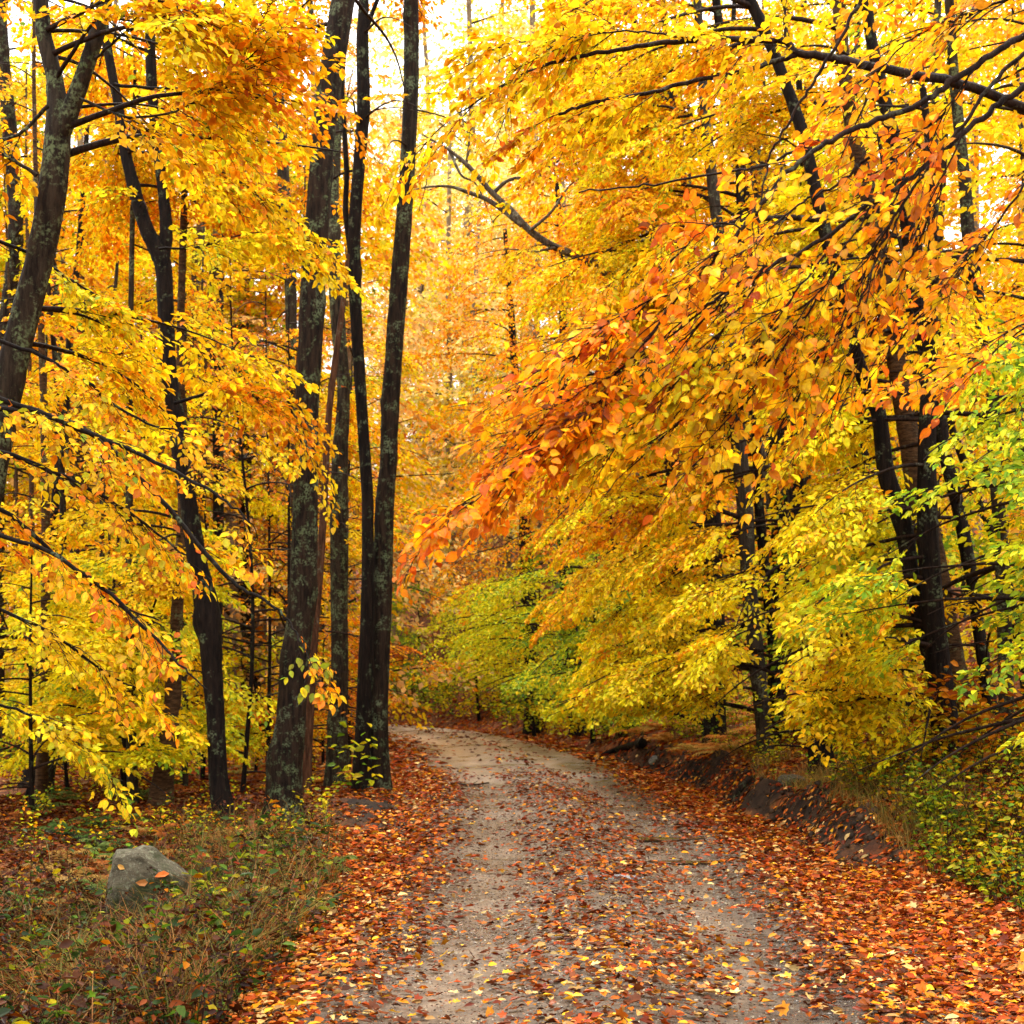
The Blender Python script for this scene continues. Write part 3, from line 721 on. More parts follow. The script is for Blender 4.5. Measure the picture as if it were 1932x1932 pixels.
# ---- left group
t = hero('forked_tree', [(-235, 1760, 98), (-150, 1450, 74), (-75, 1150, 66), (-10, 850, 59), (30, 660, 56), (70, 500, 52), (98, 370, 52), (112, 240, 46), (100, 150, 31), (82, 60, 28), (72, -20, 26)], 10.3,
    'stout leaning tree forking in two at the far left, mossy bark, nearest the camera', M_BARKG, 18, rough=.06, base_hit=False,
    forks=[[(106, 270, 41, 0), (140, 190, 34, -.05), (165, 120, 30, -.1), (188, 50, 28, -.15), (206, -30, 26, -.2)]])
limbs_on(t, (-150, 300), 9, (1.2, 2.2), P_MIX, az=(-1.2, 1.2), leaf=.08)
limbs_on(t, (100, 700), 4, (.8, 1.6), P_GOLD, az=(-.6, 1.6), leaf=.08); trees.append(t)
t = hero('tree', [(-10, 1420, 36), (-8, 1100, 30), (-5, 900, 26), (2, 700, 24), (10, 610, 24), (24, 500, 26), (29, 400, 29), (20, 250, 28), (8, 110, 24), (0, -10, 22)], 14,
    'slim straight tree crossing behind the forked trunk at the extreme left edge', M_BARK)
limbs_on(t, (-100, 900), 12, (1.0, 2.2), P_GOLD, az=(-2.2, 1.2)); trees.append(t)
t = hero('twin_stemmed_tree', [(424, 1562, 44), (412, 1465, 37), (407, 1365, 35), (401, 1265, 39), (393, 1165, 47), (374, 1065, 36), (357, 965, 31), (345, 880, 33), (335, 800, 33), (322, 720, 31), (315, 650, 31), (308, 525, 30), (302, 480, 32), (272, 425, 26), (241, 300, 21), (223, 200, 19), (205, 100, 18), (190, -10, 18)], 16,
    'dark crooked tree with twin upper stems between the forked tree and the thickest trunk', M_BARKK, 16, rough=.08,
    forks=[[(305, 500, 26, 0), (313, 430, 23, .05), (306, 350, 19, .1), (295, 250, 20, .1), (286, 150, 22, .1), (283, 20, 19, .1), (282, -30, 18, .1)]])
limbs_on(t, (-100, 350), 10, (1.2, 2.4), P_ORAN, az=(-.3, 2.), el=(-.1, .3)); limbs_on(t, (200, 900), 6, (.8, 1.6), P_GOLD, az=(-3.1, 3.1), el=(-.2, .3)); trees.append(t)
T3 = t
t = hero('thick_tree', [(537, 1546, 75), (540, 1465, 64), (547, 1365, 58), (555, 1265, 53), (567, 1165, 51), (573, 1065, 49), (575, 950, 47), (578, 800, 45), (583, 700, 45), (588, 600, 46), (594, 500, 44), (600, 400, 44), (606, 300, 42), (617, 200, 46), (630, 100, 46), (646, -5, 44)], 16.5,
    'thickest trunk beside the track, dark bark with pale lichen, leaning slightly right', M_BARK, 24, rough=.04, flare=.45)
limbs_on(t, (-200, 60), 4, (1.2, 2.2), P_ORAN, az=(.5, 2.5), el=(-.1, .3)); trees.append(t)
t = hero('tree', [(574, 1500, 30), (580, 1400, 22), (588, 1290, 19), (594, 1190, 17), (604, 1080, 15), (611, 960, 14), (620, 800, 13), (632, 690, 12), (650, 560, 10), (656, 480, 7)], 19,
    'thin reddish dead stem rising close behind the thickest trunk', M_DEAD, 8, ext=False, flare=.1, cat='dead tree'); trees.append(t)
t = hero('tree', [(633, 1482, 44), (638, 1365, 36), (641, 1265, 34), (641, 1165, 33), (641, 965, 34), (643, 850, 31), (648, 740, 24), (640, 640, 26), (634, 560, 28), (630, 450, 25), (632, 340, 20), (640, 200, 16), (648, 60, 14), (652, -20, 13)], 21,
    'grey mottled tree second from the left in the roadside clump, between thickest trunk and pair', M_BARKG, 14)
limbs_on(t, (600, 1000), 5, (.6, 1.2), P_GOLD, el=(0, .4)); trees.append(t)
t = hero('tree', [(683, 1492, 42), (685, 1365, 27), (692, 1165, 25), (694, 965, 23), (690, 880, 22), (684, 800, 21), (675, 650, 22), (667, 500, 26), (671, 400, 24), (681, 300, 22), (685, 200, 25), (683, 75, 24), (686, -10, 20)], 19.6,
    'left and thinner trunk of the close pair at the edge of the track', M_BARKK, 14, flare=.35,
    forks=[[(668, 510, 14, 0), (660, 460, 12, .05), (652, 400, 11, .1), (654, 330, 10, .1), (650, 250, 9, .1)], [(683, 80, 10, 0), (700, 30, 9, 0), (716, -10, 8, 0)]])
limbs_on(t, (50, 420), 9, (.7, 1.5), P_ORAN, el=(-.1, .3)); limbs_on(t, (-200, 0), 4, (1, 1.8), P_ORAN, el=(-.1, .3)); trees.append(t)
t = hero('tree', [(715, 1492, 46), (715, 1365, 35), (721, 1165, 36), (727, 965, 36), (731, 880, 33), (735, 800, 34), (744, 650, 33), (756, 500, 32), (765, 350, 30), (774, 200, 29), (776, 80, 28), (777, -10, 27)], 19.4,
    'right and thicker trunk of the close pair, rightmost tree left of the track', M_BARK, 16, flare=.35)
limbs_on(t, (120, 330), 2, (.8, 1.3), P_ORAN, el=(-.1, .2)); trees.append(t)
def simple(name, pts, lab, bark, pl, nl, pys, L=(1., 2.2), az=(0, 6.28), group=None, sides=10, leaf=.085, Y=None, cat='tree', **k):
    t = hero(name, pts, Y or 20, lab, bark, sides, veil=.3, vext=8, group=group, base_hit=Y is None, cat=cat)
    if nl: limbs_on(t, pys, nl, L, pl, az=az, leaf=leaf, **k)
    trees.append(t); return t
simple('tree', [(580, 1440, 26), (568, 1100, 22), (560, 900, 21), (553, 760, 21), (549, 640, 22), (547, 520, 24), (541, 430, 24), (534, 330, 23), (528, 230, 22), (520, 120, 22), (512, 20, 18), (510, -20, 16)], 'pale grey-green trunk showing just left of the thickest trunk', M_BARKG, P_GOLD, 8, (300, 900), (.8, 1.8))
simple('tree', [(345, 1440, 24), (348, 1100, 20), (352, 900, 19), (356, 780, 18), (360, 650, 18), (372, 500, 18), (385, 360, 16), (392, 200, 14), (400, 40, 12)], 'slender brown tree behind the twin-stemmed tree, left of two alike', M_BARKB, P_GOLD, 8, (0, 700), (1., 2.))
simple('tree', [(370, 1430, 22), (376, 1100, 19), (381, 880, 18), (387, 750, 18), (396, 620, 18), (406, 480, 18), (422, 350, 16), (428, 200, 14), (440, 20, 12)], 'slender brown tree behind the twin-stemmed tree, right of two alike', M_BARKB, P_MIX, 8, (0, 700), (1., 2.))
simple('tree', [(412, 1425, 22), (412, 1250, 20), (410, 1100, 20), (412, 900, 22), (410, 720, 20), (414, 500, 17), (420, 250, 14), (425, 0, 10)], 'dark straight trunk seen between the twin-stemmed tree and the thickest trunk', M_BARKK, P_YG, 10, (300, 1000), (1, 2.2))
simple('birch_tree', [(303, 1518, 46), (310, 1450, 36), (318, 1390, 33), (326, 1315, 32), (332, 1215, 26), (338, 1115, 23), (345, 1000, 20), (348, 850, 18), (340, 700, 16), (345, 500, 14), (350, 300, 12)], 'yellow-brown birch with flared foot left of the twin-stemmed tree', M_BARKB, P_GOLD, 6, (500, 1100), (1, 2))
t = simple('tree', [(290, 1408, 24), (290, 1320, 20), (293, 1240, 20), (300, 1150, 15), (305, 1050, 12), (300, 900, 10)], 'small dark forked tree behind the yellow-brown birch', M_BARKK, P_YG, 5, (800, 1150), (1, 2))
lb = Buf(); q = resample([at(293, 1250, t.Y), at(280, 1190, t.Y), (at(268, 1130, t.Y)), at(262, 1040, t.Y)], 12); tube(lb, q, np.linspace(.06, .02, 12), 7); t.limbs.append(lb)
simple('tree', [(57, 1484, 36), (64, 1400, 23), (71, 1330, 19), (76, 1265, 18), (84, 1165, 18), (95, 1065, 20), (102, 965, 17), (110, 880, 16), (124, 760, 15), (132, 650, 14), (140, 550, 13), (150, 450, 11), (160, 320, 10), (170, 100, 8)], 'thin dark tree leaning right with a widened foot, nearest the left edge', M_BARKK, P_MIX, 8, (300, 1100), (1, 2))
simple('tree', [(136, 1440, 26), (150, 1000, 22), (152, 800, 20), (152, 690, 20), (155, 560, 19), (160, 450, 14), (172, 390, 10), (200, 320, 8), (222, 270, 7), (235, 150, 6)], 'brown tree bending right above its fork behind the thin leaning tree', M_BARKB, P_GOLD, 8, (300, 1000), (1, 2))
simple('tree', [(124, 1445, 30), (131, 1330, 22), (138, 1165, 21), (140, 1000, 18), (128, 800, 16), (110, 600, 14)], 'grey-brown tree half hidden in yellow leaves near the left edge', M_BARKG, P_YELL, 8, (500, 1200), (1, 2.2))
simple('young_tree', [(196, 1465, 12), (198, 1360, 9), (201, 1280, 8), (204, 1180, 6), (206, 1000, 5)], 'pole-thin pale sapling among the yellow undergrowth left of the birch', M_BARKF, P_YELL, 5, (950, 1250), (.6, 1.2), sides=7, cat='sapling')
simple('young_tree', [(436, 1400, 11), (437, 1320, 9), (437, 1200, 8), (437, 1050, 8), (440, 900, 7)], 'thin black sapling just right of the twin-stemmed tree', M_BARKK, P_ORAN, 2, (900, 1100), (.6, 1.2), sides=7, cat='sapling')
simple('young_tree', [(222, 1390, 14), (222, 1300, 11), (222, 1190, 10), (226, 1050, 8)], 'thin black sapling between the thin leaning tree and the birch', M_BARKK, P_YG, 4, (950, 1250), (.6, 1.2), sides=7, cat='sapling')
simple('tree', [(500, 1400, 12), (490, 1310, 11), (478, 1230, 10), (470, 1150, 9), (466, 1000, 8)], 'thin dark stem leaning left in the gap before the thickest trunk', M_BARKK, P_ORAN, 3, (900, 1200), (.6, 1.4), sides=7, cat='sapling')
# upper stems seen against the sky on the left
simple('tree', [(470, 1400, 30), (462, 900, 24), (460, 600, 20), (461, 300, 18), (464, 150, 16), (465, 0, 13)], 'distant grey tree standing against the white sky left of the thickest trunk', M_BARKG, P_ORAN, 9, (0, 700), (1.2, 2.6))
simple('tree', [(600, 1390, 26), (600, 900, 22), (597, 500, 18), (596, 250, 16), (590, 80, 14), (584, -10, 12)], 'distant grey tree mostly hidden behind the thickest trunk', M_BARKG, P_ORAN, 6, (0, 300), (1, 2.4))
# ---- right side trunks
right = [
 ([(1446, 1425, 30), (1424, 1215, 30), (1413, 1090, 30), (1405, 965, 31), (1395, 850, 29), (1378, 660, 26), (1366, 520, 24), (1350, 400, 21), (1330, 200, 19), (1318, 20, 16)], 'smooth grey trunk rising from the right bank, leftmost of the big trunks there', M_BARKF),
 ([(1470, 1400, 24), (1459, 1230, 20), (1446, 1100, 19), (1436, 965, 20), (1425, 800, 18), (1400, 600, 16), (1395, 300, 14)], 'dark trunk close behind the smooth grey trunk on the right bank', M_BARKK),
 ([(1790, 1440, 46), (1780, 1365, 41), (1763, 1265, 33), (1738, 1165, 32), (1718, 1065, 30), (1700, 965, 33), (1674, 900, 33), (1656, 775, 29), (1625, 700, 27), (1600, 600, 25), (1570, 480, 25), (1545, 380, 23), (1512, 250, 23), (1480, 150, 22), (1442, 60, 22), (1410, -10, 22)], 'black curving trunk leaning left on the right bank, longest of the cluster', M_BARKK),
 ([(1830, 1400, 44), (1800, 1250, 42), (1770, 1100, 44), (1740, 960, 48), (1722, 860, 42), (1700, 740, 38), (1680, 620, 36), (1655, 500, 40), (1640, 380, 33), (1610, 250, 28), (1590, 100, 26), (1580, -10, 25)], 'broad brown trunk with horizontal bark bands right of the black curving trunk', M_BARKB),
 ([(1875, 1390, 30), (1860, 1265, 25), (1845, 1165, 24), (1828, 1065, 24), (1806, 950, 24), (1782, 850, 24), (1767, 750, 28), (1750, 670, 32), (1735, 600, 33), (1716, 450, 28), (1700, 350, 26), (1670, 200, 24), (1645, 80, 22), (1630, -10, 22)], 'dark trunk leaning left, third from the left in the right bank cluster', M_BARKK),
 ([(1945, 1330, 26), (1925, 1230, 18), (1900, 1100, 17), (1855, 965, 16), (1812, 850, 15), (1775, 740, 12), (1740, 600, 10)], 'thin dark stem slanting steeply left near the right edge', M_BARKK),
 ([(1900, 1400, 30), (1895, 1100, 26), (1880, 900, 25), (1870, 720, 24), (1850, 600, 25), (1830, 450, 25), (1820, 330, 22), (1800, 150, 20), (1790, -10, 18)], 'mottled grey trunk behind the cluster near the right edge', M_BARKG),
]
R = []
for k, (pts, lab, bk) in enumerate(right):
    t = hero('tree', pts, 18, lab, bk, 14, rough=.06, veil=.93, vext=30 if k not in (5, 6) else 12); R.append(t); trees.append(t)
def lims(t, n, pys, pl, L=(1.8, 3.2), az=(PI - .9, PI + .75), el=(-.15, .35), **k):
    limbs_on(t, pys, n, L, pl, az=az, el=el, **k)
lims(R[0], 20, (100, 1330), P_YELL, (1.6, 3.0), step=.18); lims(R[1], 14, (0, 1330), P_GOLD, (1.6, 3.)); 
lims(R[2], 10, (0, 700), P_GOLD, (1.4, 2.6)); lims(R[2], 8, (1000, 1330), P_YELL, (1.2, 2.2), az=(PI - .3, PI + 1.2))
lims(R[3], 9, (0, 800), P_MIX, (1.4, 2.8)); lims(R[3], 6, (950, 1300), P_YG, (1.2, 2.4), az=(PI - .3, PI + 1.2)); lims(R[4], 9, (0, 900), P_GOLD, (1.2, 2.6)); lims(R[4], 6, (950, 1300), P_YG, (1.2, 2.), az=(PI, PI + 1.5))
lims(R[6], 12, (0, 1200), P_GOLD, (1.2, 2.8), az=(0, 6.28))

# broken stub trunk seen high right
t = Tree('dead_tree', np.array([xc(27) + 5.5, 27, height(xc(27) + 5.5, 27)]), 'dead trunk snapped into a short V high among the yellow leaves on the right', 'dead tree', bark=M_BARKG)
q = [t.base - (0, 0, .3), at(1490, 900, 27), at(1455, 500, 27), at(1425, 300, 27), at(1405, 235, 27)]
q = [t.base - np.array([0, 0, .3])] + q[1:]; tube(t.trunk, resample(q, 60), np.linspace(.19, .12, 60), 12, rough=.06)
for e_ in (at(1382, 178, 27), at(1402, 186, 26.9)):
    lb = Buf(); tube(lb, resample([q[-1] - np.array([0, 0, .1]), (q[-1] + e_) / 2 + np.array([-.02, 0, 0]), e_], 8), np.linspace(.10, .045, 8), 9, rough=.08); t.limbs.append(lb)
trees.append(t)

# leaning arching tree over the bend
Yb = 26
VEIL.append(([(1180, 530, 20), (1100, 487, 20), (1045, 465, 20), (965, 397, 20), (890, 320, 20), (795, 253, 14)], Yb + .3, .9, 34)); VEIL.append(([(985, 440, 10), (925, 380, 10), (850, 352, 10), (780, 345, 10)], Yb + .3, .8, 24))
t = Tree('leaning_tree', np.array([5.3, Yb, height(5.3, Yb)]), 'bare-limbed tree arching left high over the track from the right', 'tree', bark=M_ARCH)
q = [t.base - np.array([0, 0, .3]), at(1480, 1000, Yb), at(1370, 720, Yb), at(1250, 580, Yb), at(1150, 515, Yb), at(1100, 487, Yb), at(1045, 465, Yb), at(1000, 435, Yb), at(965, 397, Yb), at(925, 360, Yb), at(890, 320, Yb), at(850, 285, Yb), at(795, 253, Yb)]
r_ = np.interp(np.linspace(0, 1, 110), [0, .3, .5, .65, .85, 1], [.15, .10, .062, .056, .042, .010]); tube(t.trunk, resample(q, 110), r_, 12, rough=.07)
for pts, w in (([(985, 425), (925, 380), (880, 362), (850, 352), (815, 352), (780, 358)], (.05, .012)), ([(850, 287), (870, 330), (900, 350), (930, 420)], (.03, .008)), ([(930, 365), (960, 340), (1010, 330), (1060, 300), (1100, 290)], (.04, .008)), ([(1000, 435), (1040, 400), (1075, 350), (1110, 330)], (.035, .008)), ([(880, 310), (885, 260), (870, 215), (880, 170)], (.03, .006)),
               ([(820, 268), (800, 300), (805, 340), (790, 400)], (.02, .006)), ([(1050, 467), (1000, 475), (960, 470), (900, 480)], (.025, .006))):
    lb = Buf(); P = resample([at(a, b_, Yb + RNG.normal(0, .1)) for a, b_ in pts], 20); tube(lb, P, np.linspace(*w, 20), 7, rough=.05); t.limbs.append(lb)
for a, b_ in ((1120, 490), (1060, 470), (1100, 290), (880, 190), (1150, 510), (1200, 550), (930, 420), (1110, 330), (1010, 335)):
    limb(t, at(a, b_, Yb), RNG.uniform(0, 6.28), RNG.uniform(0, .4), RNG.uniform(.8, 1.4), .014, P_GOLD, step=.2)
trees.append(t)

# generic procedural trees (unseen trunks, foliage walls)
def wild(x, y, H, r, pl, nl, Lr, z0=1.2, az=(0, 6.28), lean=(0, 0), lab='', name='tree', leaf=.085, lod=1, step=.17, el=(-.05, .45), bark=M_BARKK, group=None, twigs=True, tpl=TPL, sc=(.75, 1.15), pl_low=None, keep=1., zmax=None, cat='tree', bend=1., dens_=1.):
    z = float(height(x, y)); base = np.array([x, y, z]); t = Tree(name, base, lab, cat, group, bark)
    P = [base - np.array([0, 0, .2])]
    wx, wy = RNG.normal(0, .15, 2)
    for k in range(1, 9):
        u = k / 8; P.append(base + np.array([lean[0] * u ** 1.3 * H + wx * math.sin(u * 5), lean[1] * u * H + wy * math.sin(u * 4), u * H]))
    Q = resample(P, max(20, int(H / .22))); RR = np.interp(np.linspace(0, 1, len(Q)), [0, .1, 1], [r * 1.25, r, r * .25])
    tube(t.trunk, Q, RR, 9, rough=.06, flare=.3)
    t.path = Q; t.rad = RR; t.Y = y
    for k in range(nl):
        u = z0 / H + (1 - z0 / H) * ((k + RNG.random()) / nl) if zmax is None else (z0 + (zmax - z0) * RNG.random()) / H
        i = min(len(Q) - 1, int(u * (len(Q) - 1))); LL = RNG.uniform(*Lr) * (1.05 - .45 * u)
        p_ = pl_low if (pl_low is not None and u * H < (4.8 if y > 32 else 3.2)) else pl
        limb(t, Q[i], RNG.uniform(*az), RNG.uniform(*el), LL, .012 * LL, p_, leaf=leaf, lod=lod, step=step, twigs=twigs, tpl=tpl, sc=sc, keep=keep, bend=bend, dens_=dens_)
    trees.append(t); return t
TOR = (PI - 1.0, PI + .9)   # toward the road
# near right wall
spec = [ # d, y, H, palette, low palette, label
 (4.5, 12.3, 4.0, P_LIME, P_LIME, 'young green-and-yellow beech on the bank at the lower right edge'),
 (3.9, 15.3, 7.0, P_YELL, P_YELL, 'young yellow beech spreading low over the eroded bank'),
 (3.4, 18.6, 9, P_GOLD, P_YELL, 'golden beech with drooping sprays halfway along the right bank'),
 (3.5, 22.0, 13, P_ORAN, P_YELL, 'golden beech just beyond the smooth grey trunk'),
 (3.3, 25.5, 14.5, P_GOLD, P_YG, 'yellow and orange beech overhanging the right verge before the bend'),
 (3.4, 29.0, 15.5, P_ORAN, P_LIME, 'orange-topped beech with greenish lower sprays before the bend'),
 (3.2, 33.0, 15, P_ORA2, P_LIME, 'tree with dark green lower boughs beside the bend'),
 (3.0, 37.0, 14, P_ORA2, P_LEMO, 'orange tree on the inside of the bend with lime lower leaves'),
 (2.9, 41.5, 14, P_ORA2, P_LEMO, 'orange tree with bright lemon skirt where the track turns'),
]
for d, y, H, pl, pl2, lab in spec:
    f = y / 20.
    wild(float(xc(y)) + d, y, H, .07 + .004 * y, pl, int(32), (1.7, 2.7) if y < 20 else (2.3, 3.6), z0=.5, keep=.86, az=TOR if y < 30 else (PI - 1.3, PI + 1.5), lab=lab, step=.16 if y < 24 else .2, leaf=.085 if y < 22 else .1, pl_low=pl2, lod=1, twigs=y < 28, el=(-.1, .4), lean=(-.06, 0), tpl=TPL if y < 30 else TPLF)
# bushes of lemon leaves at the bend
for (px, py, Y, pl, lab) in ((905, 1330, 47, P_YELL, 'bright lemon bush leaning over the far bend of the track'), (1010, 1345, 40, P_YG, 'lime-green bush on the inside of the bend'), (1120, 1370, 33, P_GREEN, 'dark green bush low on the right verge before the bend'), (790, 1330, 55, P_GREEN, 'dull green bush on the slope behind the bend')):
    p = at(px, py, Y); p[2] = height(p[0], p[1])
    wild(p[0], Y, 4.2, .05, pl, 22, (1.4, 2.6), z0=.3, lab=lab, name='bush', cat='bush', leaf=.12, tpl=TPLF, twigs=False, step=.2, el=(-.1, .5))
# second rows right
nback = 0
for y in (15, 17.5, 20.5, 23.5, 27, 31, 35, 40):
    for d in (5.6, 8.2, 11.5):
        yy = y + RNG.uniform(-1, 1); dd_ = d + RNG.uniform(-.6, .6) + (y - 15) * .05; x = float(xc(yy)) + dd_
        if x / yy * F > 1300: continue
        low = [P_YG, P_YELL, P_GREEN, P_GOLD][nback % 4]; hi = [P_GOLD, P_YELL, P_ORAN, P_ORAN, P_YG][nback % 5] if y < 31 else [P_ORA2, P_ORAN][nback % 2]
        wild(x, yy, RNG.uniform(12, 14) * (1 + max(0, yy - 20) * .02), RNG.uniform(.08, .15), hi, 22, (1.8, 3.2), z0=.6, az=(PI - 1.6, PI + 1.6), lab='slender dark tree deep in the yellow wood on the right slope', group='trees deep in the wood on the right slope', leaf=.115, lod=2 if yy > 20 else 1, step=.24, twigs=False, pl_low=low, tpl=TPLF, sc=(.8, 1.25), bark=[M_BARKK, M_BARK, M_BARKG][nback % 3])
        nback += 1
# left woods
nl_ = 0
for (x, y) in ((-4.6, 18), (-6.2, 19.5), (-7.2, 23), (-5.4, 24.5), (-3.9, 27), (-8.6, 27.5), (-6.3, 30), (-10.5, 31), (-3.9, 33.5), (-8.3, 35), (-12.3, 37), (-5.8, 39), (-10, 42), (-14.5, 43), (-7.5, 46), (-6.6, 16.5), (-7.6, 20.8), (-9.2, 24.5), (-7.1, 26.4), (-9.6, 29.5), (-8.2, 32)):
    hi = [P_GOLD, P_MIX, P_ORAN, P_YELL, P_ORAN][nl_ % 5]; low = [P_GOLD, P_YG, P_GREEN, P_YELL, P_ORAN][nl_ % 5]
    if x > -4.5: hi, low = P_ORAN, P_ORAN
    wild(x, y, RNG.uniform(10, 13) * (1 + max(0, y - 20) * .02), RNG.uniform(.035, .075), hi, 17, (1.3, 2.5), z0=.4, bark=[M_BARKG, M_BARKB, M_BARK][nl_ % 3], lab='slim yellow-leaved tree standing back in the wood on the left', group='trees standing back in the wood on the left', leaf=.095 if y < 28 else .12, lod=1 if y < 28 else 2, step=.22, twigs=y < 24, pl_low=low, tpl=TPL if y < 28 else TPLF, keep=.9)
    nl_ += 1
for (px, Y, H_) in ((455, 22, 8), (505, 26, 9), (545, 24, 8), (380, 27, 9), (660, 30, 9), (240, 24, 8)):
    p = at(px, 1400, Y); wild(p[0], Y, H_, .035, P_RUST, 34, (1.2, 2.4), z0=.6, lab='thin nearly leafless tree with a haze of bare twigs in the left wood', name='bare_tree', cat='bare tree', group='nearly leafless trees in the left wood', keep=.07, step=.25, leaf=.08)
# left low yellow bushes
for (px, Y, pl, lab) in ((60, 17.5, P_YELL, 'yellow bush nearest the left edge beneath the hanging boughs'), (270, 18.5, P_YG, 'yellow-green bush just left of the birch foot'), (30, 20, P_YELL, 'yellow bush at the left edge behind the thin leaning tree'), (130, 23, P_YG, 'lime and yellow bush between the leaning tree and the birch'), (235, 21, P_YELL, 'yellow bush directly left of the birch'), (345, 25, P_YG, 'pale green bush right of the birch'), (480, 27, P_ORAN, 'orange bush in the gap left of the thickest trunk'), (610, 29, P_ORAN, 'orange bush seen between the thickest trunk and the pair'), (665, 33, P_RUST, 'rust-red bush glimpsed beside the pair of trunks')):
    p = at(px, 1400, Y)
    wild(p[0], Y, 3.4 if px < 400 else 2.6, .03, pl, 24 if px < 400 else 16, (.9, 1.8), z0=.2, lab=lab, name='bush', cat='bush', leaf=.085, step=.2, twigs=False, el=(-.05, .6))

# ---- near left beech: low arching boughs with sharp leaves
bl = Tree('beech_sapling', np.array([-4.6, 9.6, float(height(-4.6, 9.6))]), 'beech reaching in from the left with long arching boughs of yellow and orange leaves', 'tree', bark=M_BARKK)
tube(bl.trunk, resample([bl.base - np.array([0, 0, .2]), bl.base + np.array([.1, 0, 1.5]), bl.base + np.array([.0, .1, 3.5]), bl.base + np.array([.25, .1, 6.0])], 40), np.linspace(.09, .04, 40), 10, rough=.06, flare=.3)
def bough(t, pts, Y, w, pl, sc=(.55, .95), n=26, leaf=.085, s0=.15, lod=0, droop=.4, spread=.9, dvec=None, tpl=TPLN, keep=1., dY=0., roll=.3, twig=True, pull=0., half=False, side=False):
    """a hand-placed limb through picture points at depth Y (or a list of depths)"""
    Ys = Y if hasattr(Y, '__len__') else np.linspace(Y, Y + dY, len(pts))
    P = resample([at(a, b_, yy) for (a, b_), yy in zip(pts, Ys)], max(14, len(pts) * 5))
    P = P + RNG.normal(0, .004, P.shape)
    lb = Buf(); k = len(P); tube(lb, P, np.linspace(w[0], w[1], k) / 2 / F * np.mean(Ys), 7, rough=.05, cap=False); t.limbs.append(lb)
    if n:
        s_ = np.concatenate([[0], np.cumsum(np.linalg.norm(np.diff(P, axis=0), axis=1))]); q = s_[-1] * (s0 + (1 - s0) * np.sort(RNG.random(n)) ** .85); q[-1] = s_[-1]
        pts_ = np.stack([np.interp(q, s_, P[:, j]) for j in range(3)], -1); T = nrm(np.stack([np.interp(q, s_, np.gradient(P[:, j])) for j in range(3)], -1))
        sgn = np.where(np.arange(n) % 2, 1, -1) * RNG.uniform(.25, spread, n); sgn[-1] = 0; ca, sa = np.cos(sgn), np.sin(sgn)
        D = np.stack([T[:, 0] * ca - T[:, 1] * sa, T[:, 0] * sa + T[:, 1] * ca, T[:, 2] * (.55 if side else 1) + RNG.normal(-.12, .2, n) - pull], -1)
        put_sprays(t.cr, t.br if twig else None, pts_, D, RNG.normal(0, roll, n), RNG.uniform(*sc, n), pl, lod, leaf, droop, .5, tpl, near=True, half=half, keep=keep)
P_LNEAR = pal(y=4.4, g=3.6, o=2.4, r=.8, l=2.2, n=.8)
P_LOR = pal(o=3.4, g=3, r=.9, y=2.2, l=.5)
for pts, Y, w, pl, n in (
    ([(-150, 700), (60, 775), (200, 830), (320, 885), (420, 940), (470, 985)], [9.2, 9.1, 9, 8.9, 8.7, 8.6], (14, 3), P_LNEAR, 24),
    ([(-150, 820), (50, 870), (180, 930), (290, 1000), (350, 1050)], 9.4, (12, 3), P_LNEAR, 22),
    ([(-120, 760), (140, 800), (300, 940), (400, 1060), (450, 1105), (510, 1140), (545, 1175), (570, 1215)], [9.6, 9.4, 9.2, 9, 8.9, 8.8, 8.7, 8.6], (13, 2.5), P_LNEAR, 22),
    ([(-150, 980), (60, 1030), (180, 1100), (290, 1200), (340, 1255), (390, 1300)], [8.8, 8.8, 8.7, 8.6, 8.4, 8.3], (11, 2.5), P_LOR, 20),
    ([(-150, 900), (0, 960), (120, 1060), (220, 1140), (300, 1170)], 9.6, (11, 3), P_LNEAR, 20),
    ([(-150, 1100), (0, 1150), (120, 1210), (200, 1270), (260, 1300)], 9.8, (9, 2.5), P_YELL, 18),
    ([(-150, 600), (20, 650), (130, 700), (260, 790), (360, 820)], 9.8, (10, 3), P_GOLD, 20),
    ([(-150, 1300), (0, 1330), (100, 1370), (180, 1430)], 9.5, (8, 2), P_YG, 16),
    ([(-100, 430), (40, 470), (150, 540), (260, 600)], 10.6, (9, 2), P_YG, 20)):
    bough(bl, pts, Y, w, pl, n=n, half=True, s0=.15, leaf=.070, sc=(.4, .72), keep=.85)
bl.leafmat = M_LEAFN; trees.append(bl)
# upper-left boughs from the twin-stemmed tree / forked tree
ub = T3
for pts, Y, w, pl, n in (
    ([(215, 160), (300, 166), (420, 170), (520, 185), (600, 200)], 15, (7, 2), P_ORAN, 18),
    ([(235, 280), (330, 300), (430, 330), (540, 400)], 14.5, (6, 2), P_GOLD, 16),
    ([(300, 470), (380, 465), (470, 440), (560, 450)], 14.5, (5, 1.5), P_YELL, 10),
    ([(330, 760), (430, 735), (500, 760), (555, 810)], 15, (7, 2), P_ORAN, 14)):
    bough(ub, pts, Y, w, pl, n=n, lod=1, leaf=.095, sc=(.7, 1.2), tpl=TPL)
ul = trees[0]
for pts, Y, w, pl, n in (
    ([(150, 185), (240, 220), (330, 210), (420, 160), (480, 120)], 9.6, (6, 2), P_ORAN, 16),
    ([(90, 200), (40, 250), (-20, 270), (-80, 300)], 10, (8, 3), P_ORAN, 10),
    ([(180, 110), (240, 60), (300, 40), (400, 30)], 9.6, (6, 2), P_GOLD, 14),
    ([(70, 330), (20, 300), (-60, 260)], 10, (8, 4), P_LOR, 8)):
    bough(ul, pts, Y, w, pl, n=n, lod=1, leaf=.08, sc=(.6, 1.), tpl=TPL)

